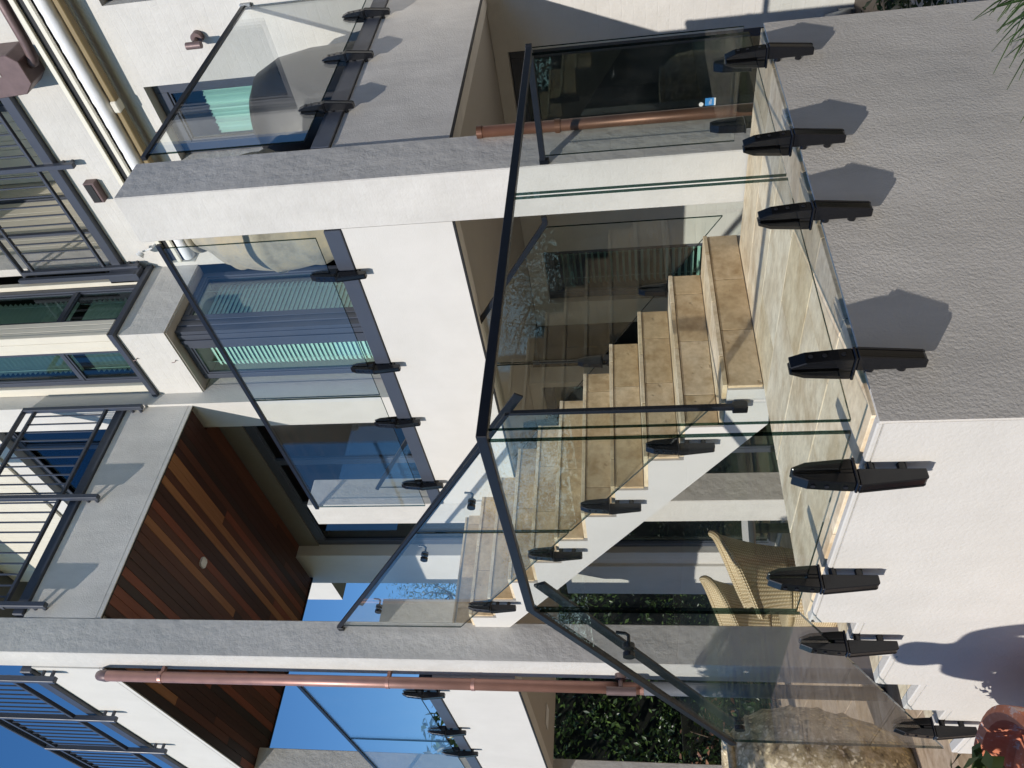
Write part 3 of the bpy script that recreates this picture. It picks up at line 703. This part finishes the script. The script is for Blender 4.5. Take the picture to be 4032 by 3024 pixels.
# terrace, left of the tall pillar
TY = 2.124-.032
b7 = thing('glass_balustrade', 'glass balustrade on the white spandrel left of the copper downpipe', 'balustrade', (-7.3, TY, 3.3))
panel(b7, 'y', TY, [(-5.88, 3.392), (-7.262, 3.392), (-7.262, 4.32), (-5.88, 4.32)])
panel(b7, 'y', TY, [(-7.28, 3.392), (-8.95, 3.392), (-8.95, 4.32), (-7.28, 4.32)])
MB().bar([(-5.86, TY, 4.33), (-8.99, TY, 4.33)], .026, .032).build('handrail', M['rail'], b7, bevel=.002)
for xx in (-6.06, -6.97, -7.58, -8.5): clamp(b7, xx, TY, 3.392, AY)

# ------------------------------------------------------------------ metal railings with balusters
def railing(label, runs, posts, balus, z0, loc):
    """runs: list of ((x,y),(x,y)); z0: foot height of the lower rail"""
    r = thing('metal_railing', label, 'railing', loc)
    for (a, b) in runs:
        MB().bar([(a[0], a[1], z0+.93), (b[0], b[1], z0+.93)], .05, .03).build('handrail', M['frame'], r, bevel=.006)
        MB().bar([(a[0], a[1], z0+.80), (b[0], b[1], z0+.80)], .035, .03).build('upper_rail', M['frame'], r, bevel=.003)
        MB().bar([(a[0], a[1], z0), (b[0], b[1], z0)], .035, .03).build('lower_rail', M['frame'], r, bevel=.003)
    bal = MB().box(-.006, .006, -.006, .006, .014, .786).mesh('baluster', M['frame'])
    for (x, y) in balus: link('baluster', bal, r, mat=Matrix.Translation((x, y, z0)))
    for (x, y, wx, wy, ox, oy, zb) in posts:
        p = MB().box(x-wx/2, x+wx/2, y-wy/2, y+wy/2, zb, z0+.915).build('post', M['frame'], r, bevel=.004)
        for dz in (.05, .14): MB().cyl((x, y, zb+dz), (x+ox, y+oy, zb+dz), .016, 12).build('post_bolt', M['frame'], p)
    return r
RX = -5.50; RYY = 2.085
railing('dark metal railing with thin balusters around the top terrace over the timber soffit',
        [((RX, 2.50), (RX, 4.665)), ((-5.90, RYY), (-9.4, RYY))],
        [(RX+.012, 4.63, .05, .045, -.075, 0, 6.48), (RX+.012, 3.575, .05, .045, -.075, 0, 6.48), (RX+.012, 2.53, .05, .045, -.075, 0, 6.48)] +
        [(xx, RYY-.01, .045, .05, 0, .08, 6.44) for xx in (-5.92, -6.90, -7.88, -8.86)],
        [(RX, 4.555-.1025*i) for i in range(20) if abs(4.555-.1025*i-3.575) > .03 and 4.555-.1025*i > 2.55] + [(-6.0-.1105*i, RYY) for i in range(30) if min(abs(-6.0-.1105*i-q) for q in (-6.90, -7.88, -8.86)) > .03],
        6.875, (-6.5, 2.3, 6.7))
JY = 5.735
railing('dark metal railing across the recessed top balcony beside the rain head', [((-4.66, JY), (-2.62, JY))],
        [(-3.42, JY-.012, .045, .05, 0, .075, 6.49), (-4.60, JY-.012, .045, .05, 0, .075, 6.49), (-4.62, JY-.11, .05, .045, -.05, 0, 6.50)],
        [(-2.76-.1065*i, JY) for i in range(17) if abs(-2.76-.1065*i+3.42) > .03], 6.875, (-3.6, JY, 6.7))
hb('coping', M['frame'], (-4.66, -2.65, 5.74, 5.86, 6.692, 6.79), bevel=.004)
hb('coping', M['frame'], (-4.70, -4.60, 5.60, 5.735, 6.47, 6.80), bevel=.004)

# ------------------------------------------------------------------ pipes, awning, lamps
dp = thing('copper_downpipe', 'shiny copper downpipe standing in front of the tall left pillar', 'downpipe', (-5.80, 2.08, 0))
px, py = -5.80, 2.078
MB().cyl((px, py, 1.66), (px, py, 5.90), .0425, 24).build('pipe', M['copper'], dp, smooth=True)
MB().tube([(px, py, 5.86), (px-.0, py+.004, 5.93), (px-.05, py+.02, 6.0), (px-.16, py+.05, 6.02), (px-.22, py+.08, 6.02)], .042, 16).build('elbow', M['bronze'], dp, smooth=True)
MB().cyl((px, py, 0), (px, py, 1.645), .047, 24).build('pipe_base', M['pvc'], dp, smooth=True)
for z in (1.66, 5.43, 3.56, 2.9):
    c = MB().cyl((px, py, z-.014), (px, py, z+.014), .046, 24); 
    if z != 2.9 and z > 2: c.box(px-.02, px+.02, py+.03, 2.165, z-.012, z+.012)
    c.build('pipe_clip', M['copper'], dp)
rp = thing('copper_downpipe', 'brown copper downpipe with capped top beside the short right pillar', 'downpipe', (-2.24, 3.86, 0))
MB().cyl((-2.252, 3.755, 0), (-2.252, 3.755, 2.40), .031, 20).build('pipe', M['copperdark'], rp, smooth=True)
MB().cyl((-2.252, 3.755, 2.40), (-2.252, 3.755, 2.43), .034, 20).build('pipe_cap', M['copperdark'], rp)
c = MB().cyl((-2.252, 3.755, 1.98), (-2.252, 3.755, 2.01), .035, 20); c.box(-2.29, -2.25, 3.74, 3.77, 1.985, 2.005); c.build('pipe_clip', M['copperdark'], rp)
rh = thing('rain_head', 'brown rain head box with a slot on the upper back wall', 'rain head', (-2.55, 5.7, 6.4))
m = MB(); m.prism([(-2.68, 6.72), (-2.66, 6.36), (-2.58, 6.27), (-2.40, 6.27), (-2.34, 6.34), (-2.34, 6.74), (-2.68, 6.74)], 'y', 5.56, 5.80); m.build('box', M['bronze'], rh, bevel=.006)
MB().box(-2.50, -2.38, 5.555, 5.562, 6.48, 6.53).build('slot', M['ceil'], rh)
MB().tube([(-2.47, 5.68, 6.275), (-2.46, 5.68, 6.24), (-2.42, 5.68, 6.22), (-2.3, 5.68, 6.205), (-1.25, 5.68, 6.17)], .042, 14).build('pipe', M['bronze'], rh, smooth=True)
aw = thing('awning', 'retracted awning with white fabric roll and cream cassette on the back wall', 'awning', (-2.7, 5.6, 6.0))
AX0, AX1 = -4.46, -1.25
MB().box(AX0, AX1, 5.575, 5.603, 6.018, 6.062).build('top_cover', M['cream'], aw, bevel=.004)
MB().box(AX0, AX1, 5.606, 5.785, 5.90, 6.055).build('back_plate', M['seal'], aw)
MB().box(AX0, AX1, 5.575, 5.604, 5.905, 5.950).build('front_bar', M['cream'], aw, bevel=.006)
fm = MB(); nseg = 60
for i in range(nseg+1):
    x = AX0+.01+(AX1-AX0-.02)*i/nseg
    for t in range(14):
        a = 2*math.pi*t/14; rr = .058+.002*math.sin(i*1.7+t)+.0015*math.sin(i*3.1)
        fm.v.append((x, 5.645+rr*math.cos(a), 5.848+rr*math.sin(a)))
for i in range(nseg):
    for t in range(14): fm.f.append((i*14+t, i*14+(t+1) % 14, (i+1)*14+(t+1) % 14, (i+1)*14+t)); fm.m.append(0)
fm.build('fabric_roll', M['canvas'], aw, smooth=True)
MB().bar([(AX0+.15, 5.66, 5.745), (-2.9, 5.68, 5.745)], .07, .05).build('folding_arm', M['mustard'], aw, bevel=.008)
MB().bar([(-2.86, 5.68, 5.745), (AX1, 5.66, 5.745)], .07, .05).build('folding_arm', M['mustard'], aw, bevel=.008)
MB().box(-2.93, -2.83, 5.63, 5.72, 5.715, 5.775).build('arm_joint', M['clad'], aw, bevel=.01)
MB().box(AX0-.012, AX0, 5.57, 5.79, 5.77, 6.06).build('end_plate', M['cream'], aw, bevel=.004)
l1 = thing('wall_lamp', 'small brown cylinder lamp on the painted back wall beside the upper balcony', 'wall lamp', (-2.47, 5.8, 4.87))
MB().cyl((-2.45, 5.80, 4.87), (-2.45, 5.745, 4.87), .045, 20).build('base', M['bronze'], l1)
MB().cyl((-2.45, 5.745, 4.87), (-2.452, 5.68, 4.865), .016, 12).build('arm', M['bronze'], l1)
MB().cyl((-2.458, 5.655, 4.80), (-2.458, 5.655, 4.92), .027, 20).build('shade', M['bronze'], l1)
l2 = thing('wall_lamp', 'brown up and down cylinder lamp low on the tall left pillar', 'wall lamp', (-5.74, 2.16, 1.81))
MB().cyl((-5.755, 2.16, 1.81), (-5.752, 2.12, 1.81), .04, 20).build('base', M['bronze'], l2)
MB().cyl((-5.752, 2.12, 1.81), (-5.742, 2.06, 1.808), .017, 12).build('arm', M['bronze'], l2)
MB().cyl((-5.725, 2.028, 1.70), (-5.725, 2.028, 1.91), .03, 20).build('shade', M['bronze'], l2)
l3 = thing('wall_light', 'rectangular brown bulkhead light with a dark lens on the wall over the awning', 'wall light', (-3.72, 5.8, 6.5))
MB().box(-3.83, -3.62, 5.725, 5.80, 6.425, 6.535).build('housing', M['bronze'], l3, bevel=.004)
MB().box(-3.818, -3.632, 5.719, 5.7245, 6.452, 6.523).build('lens', M['seal'], l3)
l4 = thing('spot_lamp', 'small white round spot lamp on a bent arm left of the short pillar top', 'lamp', (-4.43, 5.8, 6.38))
MB().tube([(-4.40, 5.80, 6.25), (-4.40, 5.74, 6.26), (-4.41, 5.71, 6.35)], .009, 8).build('arm', M['lampwhite'], l4)
MB().cyl((-4.41, 5.70, 6.355), (-4.43, 5.665, 6.375), .03, 16, 0, .04).build('head', M['lampwhite'], l4)
# service gear low on the back wall
g1 = thing('garden_tap_box', 'grey pipe bracket low on the white back wall past the landing', 'pipe', (-2.78, 5.75, .1))
MB().cyl((-2.80, 5.74, .21), (-2.765, 5.73, .04), .045, 16).build('pipe', M['steel'], g1, smooth=True)
MB().box(-2.83, -2.74, 5.76, 5.79, .0, .12).build('plate', M['steel'], g1)

# ------------------------------------------------------------------ pots, urns, furniture
def urn(name, label, c, prof, mat, ribs=(), n=48):
    o = thing(name, label, 'urn', c)
    P = []
    for i in range(len(prof)-1):
        (r0, z0), (r1, z1) = prof[i], prof[i+1]
        for k in range(6): 
            t = k/6; t2 = t
            P.append((r0+(r1-r0)*t2, z0+(z1-z0)*t))
    P.append(prof[-1])
    # smooth profile then add rib relief
    R = np.array([p[0] for p in P]); Zp = np.array([p[1] for p in P])
    for _ in range(4): R[1:-1] = (R[:-2]+2*R[1:-1]+R[2:])/4
    for zr in ribs: R += .018*np.exp(-((Zp-zr)/.014)**2)
    MB().lathe(list(zip(R, Zp)), c, n, 0, .006).build('body', mat, o, smooth=True)
    t = R[-1]; zt = Zp[-1]
    MB().lathe([(t, zt), (t+.02, zt+.012), (t+.025, zt+.035), (t, zt+.045), (t-.035, zt+.03), (t-.05, zt-.05), (t-.06, zt-.25)], c, n, 0, .006).build('rim', mat, o, smooth=True)
    return o
urn('stone_urn', 'huge lichen spotted stone jar standing on the paving left of the copper pipe', (-5.70, 1.50, 0),
    [(.0, .0), (.24, .0), (.30, .12), (.37, .32), (.415, .55), (.42, .72), (.39, .90), (.32, 1.02), (.25, 1.09)], M['jar'], (.2, .36, .52, .70, .86, .98))
urn('terracotta_urn', 'tall weathered ribbed jar on the upper balcony next to the short pillar', (-3.02, 4.25, 3.095),
    [(.0, .0), (.22, .0), (.27, .2), (.34, .5), (.40, .85), (.40, 1.05), (.34, 1.28), (.25, 1.40), (.22, 1.47)], M['jar2'], (.3, .62, .92, 1.2))
cv = thing('covered_barbecue', 'rounded black vinyl cover over a barbecue on the right upper balcony', 'barbecue cover', (-2.75, 5.2, 3.1))
P = [(.02, 1.24), (.2, 1.22), (.33, 1.13), (.40, .98), (.43, .75), (.44, .4), (.45, 0)]
MB().lathe(P[::-1], (-2.84, 5.18, 3.1), 40, 0, .03).build('cover', M['cover'], cv, smooth=True)
pot = thing('terracotta_pot', 'round terracotta planter with white bloom on its rim in front of the low steps', 'pot', (-3.19, .665, -.05))
pc = (-3.19, .665, -.05)
MB().lathe([(.0, 0), (.24, 0), (.30, .16), (.36, .36), (.375, .39), (.42, .395), (.425, .45), (.40, .465), (.375, .45), (.36, .34), (.0, .33)], pc, 48).build('bowl', M['terracotta'], pot, smooth=False)
def uvgrid(fn, nu, nv):
    vs = [fn(i/nu, j/nv) for i in range(nu+1) for j in range(nv+1)]
    fs = [(i*(nv+1)+j, (i+1)*(nv+1)+j, (i+1)*(nv+1)+j+1, i*(nv+1)+j+1) for i in range(nu) for j in range(nv)]
    uv = [(i/nu, j/nv) for i in range(nu+1) for j in range(nv+1)]
    return vs, fs, uv
def surf(name, fn, nu, nv, mat, parent, th=.02, us=1, vs_=1):
    vs, fs, uv = uvgrid(fn, nu, nv)
    me = bpy.data.meshes.new(name); me.from_pydata([tuple(v) for v in vs], [], fs); me.materials.append(mat)
    ul = me.uv_layers.new(name='UVMap')
    for lp in me.loops: u, v = uv[lp.vertex_index]; ul.data[lp.index].uv = (u*us, v*vs_)
    me.polygons.foreach_set('use_smooth', [True]*len(me.polygons))
    o = link(name, me, parent); md = o.modifiers.new('thick', 'SOLIDIFY'); md.thickness = th; md.offset = 0
    return o
def wicker_chair(label, c, rz, group):
    o = thing('wicker_chair', label, 'chair', c, group)
    R = Matrix.Translation(c) @ Matrix.Rotation(rz, 4, 'Z')
    def shell(u, v):                       # tub back wrapping round, flaring outwards at the top
        a = math.radians(-118+236*u); zz = .40+(.60-.33*abs(2*u-1)**1.15)*v
        r = .33+.13*v**1.5
        return R @ Vector((math.sin(a)*r*1.02, -math.cos(a)*r, zz))
    surf('backrest', shell, 40, 14, M['wicker'], o, .035, 5, 2.2)
    def roll(u, v):
        a = math.radians(-118+236*u); zz = .40+(.60-.33*abs(2*u-1)**1.15); b = 2*math.pi*v
        r = .465+.030*math.cos(b); return R @ Vector((math.sin(a)*r*1.02, -math.cos(a)*r, zz+.024*math.sin(b)))
    surf('rim', roll, 40, 10, M['wicker'], o, .004, 8, .6)
    def seat(u, v):
        a = 2*math.pi*u; return R @ Vector((math.cos(a)*.33*v, math.sin(a)*.33*v+.02, .43-.03*v*v))
    surf('seat', seat, 30, 6, M['wicker'], o, .05, 4, 2)
    def skirt(u, v):
        a = 2*math.pi*u; r = .335-.02*math.sin(v*3.14); return R @ Vector((math.cos(a)*r, math.sin(a)*r, .02+.40*v))
    surf('base', skirt, 36, 8, M['wicker'], o, .02, 6, 2)
    return o
wicker_chair('pale woven tub chair nearest the landing, its back to the stairs', (-6.62, 3.28, 0), math.radians(150), 'woven chairs on the patio')
wicker_chair('pale woven tub chair farther back, half hidden behind the tall pillar', (-7.92, 3.50, 0), math.radians(165), 'woven chairs on the patio')
tb = thing('patio_table', 'round pale patio table beside the woven chairs under the terrace', 'table', (-7.1, 4.15, 0))
MB().cyl((-7.1, 4.15, .55), (-7.1, 4.15, .572), .42, 40).build('top', M['lampwhite'], tb, bevel=.006)
MB().cyl((-7.1, 4.15, .03), (-7.1, 4.15, .549), .05, 16).build('leg', M['rail'], tb)
MB().cyl((-7.1, 4.15, .0), (-7.1, 4.15, .03), .26, 28).build('foot', M['rail'], tb)

# ------------------------------------------------------------------ plants
def leaves(name, centers, normals, size, mats, parent, aspect=.45, kind=None, mix=None):
    n = len(centers); C = np.asarray(centers); Nn = np.asarray(normals); Nn = Nn/np.linalg.norm(Nn, axis=1, keepdims=True)
    a = rng.normal(size=(n, 3)); a -= (a*Nn).sum(1, keepdims=True)*Nn; a /= np.linalg.norm(a, axis=1, keepdims=True); b = np.cross(Nn, a)
    s = size*rng.uniform(.6, 1.3, (n, 1))
    V = np.empty((n, 4, 3)); V[:, 0] = C-a*s*.5; V[:, 1] = C+b*s*aspect*.5+Nn*s*.06; V[:, 2] = C+a*s*.5; V[:, 3] = C-b*s*aspect*.5+Nn*s*.06
    me = bpy.data.meshes.new(name); me.vertices.add(n*4); me.vertices.foreach_set('co', V.ravel())
    idx = np.arange(n)*4; F = np.stack([idx, idx+1, idx+2, idx, idx+2, idx+3], 1).ravel()
    me.loops.add(n*6); me.loops.foreach_set('vertex_index', F); me.polygons.add(n*2)
    me.polygons.foreach_set('loop_start', np.arange(n*2)*3); me.polygons.foreach_set('loop_total', np.full(n*2, 3))
    for m in mats: me.materials.append(m)
    if mix is not None:
        k = rng.choice(len(mats), n, p=mix); me.polygons.foreach_set('material_index', np.repeat(k, 2))
    me.update(calc_edges=True); me.validate()
    return link(name, me, parent, kind)
def blob(c, r, n, flat=1.0):
    d = rng.normal(size=(n, 3)); d /= np.linalg.norm(d, axis=1, keepdims=True); q = rng.uniform(.55, 1.05, (n, 1))
    P = np.asarray(c)+d*np.asarray(r)*q; N = d+rng.normal(size=(n, 3))*.55+np.array([0, 0, .35]); return P, N
def hedge(name, label, box, n, size, mats, mix, cat='hedge', depth=.35, lumps=14):
    x0, x1, y0, y1, z1 = box; o = thing(name, label, cat, ((x0+x1)/2, (y0+y1)/2, 0))
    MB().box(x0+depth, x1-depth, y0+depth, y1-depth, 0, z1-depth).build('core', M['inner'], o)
    f = rng.uniform(size=n); P = np.empty((n, 3)); P[:, 0] = rng.uniform(x0, x1, n); P[:, 1] = rng.uniform(y0, y1, n); P[:, 2] = rng.uniform(.02, z1, n)
    N = rng.normal(size=(n, 3))*.6
    k = f < .62; P[k, 0] = x1-depth*rng.uniform(0, 1, k.sum())**1.5; N[k] += (1, 0, .4)
    k2 = (f >= .62) & (f < .82); P[k2, 1] = y0+depth*rng.uniform(0, 1, k2.sum())**1.5; N[k2] += (0, -1, .4)
    k3 = f >= .82; P[k3, 2] = z1-depth*rng.uniform(0, 1, k3.sum()); N[k3] += (0, 0, 1)
    bul = .22*np.sin(P[:, 1]*2.9+P[:, 2]*1.7)*np.sin(P[:, 2]*3.3-P[:, 1]); P[:, 0] += bul*(f < .62); P[:, 2] += .15*np.sin(P[:, 1]*2.3)*(f >= .82)
    keep = np.sin(P[:, 1]*5.1+1.3*np.sin(P[:, 2]*4))*np.sin(P[:, 2]*4.7+P[:, 1])+rng.normal(size=n)*.45 > -.35
    leaves('foliage', P[keep], N[keep], size, mats, o, mix=mix); return o
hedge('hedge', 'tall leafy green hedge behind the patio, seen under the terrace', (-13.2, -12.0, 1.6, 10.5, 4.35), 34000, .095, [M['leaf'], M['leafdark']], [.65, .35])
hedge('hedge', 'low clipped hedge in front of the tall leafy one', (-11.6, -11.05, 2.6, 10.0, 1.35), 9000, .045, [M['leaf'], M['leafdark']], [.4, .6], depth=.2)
sh = thing('camellia_shrub', 'loose shrub with pinkish new leaves at the left end of the hedge', 'shrub', (-10.6, 2.9, 0))
for c, r in (((-10.4, 2.75, .75), (.5, .6, .65)), ((-10.5, 3.5, .5), (.45, .5, .5)), ((-10.4, 2.3, 1.2), (.4, .45, .55))):
    P, N = blob(c, r, 700); leaves('foliage', P, N, .10, [M['leafdark'], M['leafpink'], M['leaf']], sh, mix=[.6, .14, .26])
m = MB()
for i in range(9):
    a = rng.uniform(0, 6.28); m.tube([(-10.5, 2.9, 0), (-10.5+.2*math.cos(a), 2.9+.2*math.sin(a), .5), (-10.45+.4*math.cos(a), 2.8+.5*math.sin(a), 1.1)], [.02, .014, .006], 5)
m.build('stems', M['bark'], sh)
def tree(label, base, h, crown, n, size, mats, mix, cat='tree', trunk=.12, aspect=.35):
    t = thing('tree', label, cat, base); b = Vector(base)
    m = MB(); top = b+Vector((.15, .1, h*.75))
    m.tube([b, b+Vector((.05, -.04, h*.25)), b+Vector((.0, .05, h*.5)), top], [trunk, trunk*.8, trunk*.6, trunk*.25], 8)
    for c, r in crown:
        c = Vector(c); s = b+Vector((.02, .02, h*rng.uniform(.35, .6))); mid = s.lerp(c, .55)+Vector((0, 0, .12*h*.5))
        m.tube([s, mid, c], [trunk*.45, trunk*.28, trunk*.08], 6)
        for _ in range(4):
            e = c+Vector(rng.normal(size=3))*max(r)*.6; m.tube([mid.lerp(c, .6), (mid.lerp(c, .8)+e)/2, e], [trunk*.14, trunk*.09, trunk*.03], 4)
    m.build('trunk', M['bark'], t, smooth=True)
    for c, r in crown:
        P, N = blob(c, r, n); leaves('crown', P, N, size, mats, t, aspect, mix=mix)
    return t
tree('grey green olive tree beyond the terrace, seen through the stair glass', (-14.5, 5.6, 0), 5.2,
     [((-14.5, 5.6, 4.6), (1.2, 1.1, 1.0)), ((-14.2, 6.5, 5.2), (.9, 1.0, .9)), ((-14.6, 4.8, 4.0), (.9, .9, .8)), ((-14.3, 7.2, 5.9), (.7, .8, .8))], 1500, .085, [M['leafgrey'], M['leaf']], [.8, .2], aspect=.22)
tree('broad leaved magnolia left of the house, seen through the terrace glass', (-13.6, 3.0, 0), 4.6,
     [((-12.6, 2.9, 4.3), (.7, .8, .55)), ((-12.6, 3.7, 4.6), (.6, .6, .5)), ((-12.8, 2.2, 4.0), (.6, .6, .5))], 240, .2, [M['leafdark'], M['leaf']], [.6, .4], aspect=.4)
# neighbour's eave seen through the terrace
nb = thing('neighbour_house', 'white neighbouring house corner with a flat eave beyond the terrace', 'house', (-11.5, 6.2, 0))
MB().box(-11.62, -10.87, 5.5, 6.6, 6.5, 7.7).build('eave', M['render_fine'], nb)
MB().box(-11.0, -10.4, 5.9, 7.8, 0, 6.48).build('wall', M['frame'], nb)
w_ = MB().box(-10.98, -10.42, 5.86, 5.898, 3.2, 6.3).build('window', M['frame'], nb)
MB().box(-10.93, -10.72, 5.852, 5.859, 4.6, 6.2).box(-10.68, -10.47, 5.852, 5.859, 4.6, 6.2).build('pane', M['bglass'], w_)
# strappy plant by the right wall
sp = thing('strappy_plant', 'dark green strappy grass plant leaning over the foot of the grey landing wall', 'plant', (-1.12, 2.66, 0))
m = MB()
for i in range(900):
    a = rng.uniform(0, 2*math.pi); L = rng.uniform(.34, .58); base = Vector((-1.12+rng.normal()*.06, 2.66+rng.normal()*.10, 0)); lean = rng.uniform(.25, .85)
    d = Vector((math.cos(a), math.sin(a), 0)); pts = []
    for k in range(6):
        t = k/5; pts.append(base+d*(L*lean*t**1.4)+Vector((0, 0, L*(t*(1-.42*lean*t*t)*.92))))
    w = .0075; sd = d.cross(Vector((0, 0, 1)))
    vs = []
    for k, p in enumerate(pts): ww = w*(1-(k/5)**2*.95); vs += [p-sd*ww, p+sd*ww+Vector((0, 0, .002))]
    m.add(vs, [(2*k, 2*k+1, 2*k+3, 2*k+2) for k in range(5)])
m.build('leaf', M['grass'], sp, kind='stuff')
# planting beside the path beyond the landing
MB().box(-3.6, -2.62, 5.02, 5.14, -.03, .06).build('garden_edging', M['timberpost'])
tag(bpy.data.objects['garden_edging'], 'low weathered timber edging between path and planting beyond the landing', 'edging')
MB().box(-3.4, 2.0, 5.15, 5.80, -.029, -.006).build('path', M['concrete'], kind='structure')
n = 5200; P = np.stack([rng.uniform(-3.3, .8, n), rng.uniform(3.75, 5.0, n), rng.uniform(0, .22, n)], 1); N = rng.normal(size=(n, 3))*.6+np.array([0, 0, 1])
o = leaves('ground_cover', P, N, .055, [M['leafdark']], None, .5, 'stuff'); tag(o, 'dark green ground cover in the shade behind the landing', 'ground cover')
n = 340; P, N = blob((pc[0], pc[1], .50), (.27, .27, .14), n); pl = thing('pot_plant', 'small leafy plant growing in the round terracotta planter', 'plant', (pc[0], pc[1], .34))
leaves('foliage', P, N, .07, [M['leaf'], M['leafdark']], pl, .6, mix=[.6, .4])
MB().tube([(pc[0], pc[1], .33), (pc[0]+.01, pc[1], .42), (pc[0], pc[1]+.02, .5)], [.015, .012, .006], 6).build('stem', M['bark'], pl)

# ------------------------------------------------------------------ what stands in front of the house (seen in its shadows and reflections), and unseen things added for the light
def person(label, foot, h):
    o = thing('person', label, 'person', foot); f = Vector(foot); s = h/1.75
    J = dict(pel=(0, 0, .95), ch=(0, .01, 1.28), nk=(0, .0, 1.45), hd=(0, -.01, 1.57), ht=(0, -.01, 1.65), hl=(-.1, 0, .90), kl=(-.11, -.01, .5), al=(-.12, .02, .08), tl=(-.12, -.16, .04),
             hr=(.1, 0, .90), kr=(.11, -.01, .5), ar=(.12, .02, .08), tr=(.12, -.16, .04), sl=(-.19, 0, 1.41), el=(-.27, .03, 1.12), wl=(-.26, -.06, .88), gl=(-.25, -.09, .80), sr=(.19, 0, 1.41), er=(.27, .03, 1.12), wr=(.26, -.06, .88), gr=(.25, -.09, .80))
    Rr = dict(pel=.15, ch=.16, nk=.085, hd=.135, ht=.12, hl=.10, kl=.065, al=.045, tl=.035, hr=.10, kr=.065, ar=.045, tr=.035, sl=.065, el=.045, wl=.032, gl=.035, sr=.065, er=.045, wr=.032, gr=.035)
    E = [('pel', 'ch'), ('ch', 'nk'), ('nk', 'hd'), ('hd', 'ht'), ('pel', 'hl'), ('hl', 'kl'), ('kl', 'al'), ('al', 'tl'), ('pel', 'hr'), ('hr', 'kr'), ('kr', 'ar'), ('ar', 'tr'), ('ch', 'sl'), ('sl', 'el'), ('el', 'wl'), ('wl', 'gl'), ('ch', 'sr'), ('sr', 'er'), ('er', 'wr'), ('wr', 'gr')]
    ks = list(J); me = bpy.data.meshes.new('body'); me.from_pydata([tuple(f+Vector(J[k])*s) for k in ks], [(ks.index(a), ks.index(b)) for a, b in E], [])
    b = link('body', me, o); sk = b.modifiers.new('skin', 'SKIN'); sd = b.modifiers.new('sub', 'SUBSURF'); sd.levels = sd.render_levels = 2
    for i, k in enumerate(ks): b.data.skin_vertices[0].data[i].radius = (Rr[k]*s, Rr[k]*s)
    b.data.skin_vertices[0].data[0].use_root = True; me.materials.append(simple('dark clothes', (.06, .065, .09), .9))
    return o
person('person in dark clothes standing on the paving in front of the steps', (-2.745, -.22, 0), 1.70)
tp = thing('topiary', 'clipped ball topiary on a bare stem in the front garden', 'topiary', (-5.0, -.2, 0))
P, N = blob((-5.0, -.2, 2.36), (.36, .36, .32), 2400); leaves('crown', P, N, .07, [M['leafdark'], M['leaf']], tp, .5, mix=[.6, .4])
MB().tube([(-5.0, -.2, 0), (-5.01, -.2, 1.0), (-5.0, -.2, 2.2)], [.03, .025, .02], 8).build('stem', M['bark'], tp)
tree('tree with golden autumn leaves at the front of the garden', (-9.5, -7.5, 0), 7.5,
     [((-9.5, -7.5, 6.2), (2.0, 2.0, 1.5)), ((-8.0, -7.2, 5.2), (1.5, 1.4, 1.1)), ((-11.0, -7.8, 5.4), (1.5, 1.5, 1.2)), ((-9.0, -8.2, 4.4), (1.4, 1.3, 1.0))], 900, .13, [M['leafgold'], M['leaf']], [.7, .3], trunk=.2)
tree('bare branched tree at the street side of the garden', (-8.2, -10.4, 0), 7.0,
     [((-8.2, -10.4, 6.0), (1.8, 1.8, 1.4)), ((-9.6, -10.2, 5.2), (1.3, 1.3, 1.1)), ((-7.0, -10.7, 5.3), (1.3, 1.3, 1.1))], 330, .12, [M['leafgold'], M['leafdark']], [.6, .4], trunk=.18)
tree('broad dark tree behind the street hedge', (-12.8, -11.0, 0), 8.5,
     [((-12.8, -11, 6.4), (2.2, 2.0, 1.7)), ((-10.8, -10.6, 5.4), (1.7, 1.5, 1.4)), ((-15.0, -11.2, 5.6), (1.8, 1.6, 1.5)), ((-13, -10.4, 4.2), (2.0, 1.6, 1.2))], 1000, .2, [M['leafdark'], M['leaf']], [.75, .25], trunk=.25)
for q, (bx, by, hh, lb) in enumerate(((-30, -15, 9, 'round crowned street tree farthest along the street'), (-22, -16, 7.5, 'lower street tree beside the far one'), (9.5, 10, 9, 'tall tree behind the conifer screen'), (10, 20, 8, 'spreading tree behind the far end of the screen'), (-42, -18, 10, 'big distant street tree at the far left'))):
    tree(lb, (bx, by, 0), hh, [((bx, by, hh*.78), (2.6, 2.6, 1.9)), ((bx+1.9, by+.6, hh*.62), (2.0, 2.0, 1.5)), ((bx-2.1, by-.5, hh*.6), (2.1, 2.0, 1.5)), ((bx+.3, by+1, hh*.5), (2.0, 2.0, 1.3))], 2600, .15, [M['leafdark'], M['leaf'], M['leafgold']], [.6, .3, .1], trunk=.28)
tree('leafy evergreen tree right of the garden', (7.5, -1.5, 0), 6.5,
     [((7.5, -1.5, 5.0), (2.0, 2.0, 1.8)), ((7.0, .6, 4.2), (1.6, 1.6, 1.4)), ((8.0, 2.6, 3.6), (1.5, 1.6, 1.4))], 900, .14, [M['leafdark'], M['leaf']], [.5, .5], trunk=.2)
hedge('street_hedge', 'long dark evergreen hedge along the street side of the garden', (-75, 9, -13.2, -12, 4.2), 16000, .3, [M['leafdark'], M['leaf']], [.75, .25])
hedge('skylight_blocker_hedge', 'unseen dark conifer screen added on the right side to block skylight', (5.6, 7.0, -10, 48, 6.8), 16000, .34, [M['leafdark'], M['leaf']], [.8, .2])  # added out of view to cut the sky fill on the +x walls
MB().add([(-30, -11.9, -.026), (6, -11.9, -.026), (6, -1.32, -.026), (-30, -1.32, -.026)], [(0, 1, 2, 3)]).build('added_lawn', simple('added_lawn', (.055, .085, .025), .95, 0, .3, 8, .6), kind='structure')  # dark ground added out of view to weaken the sunlight bounced upwards
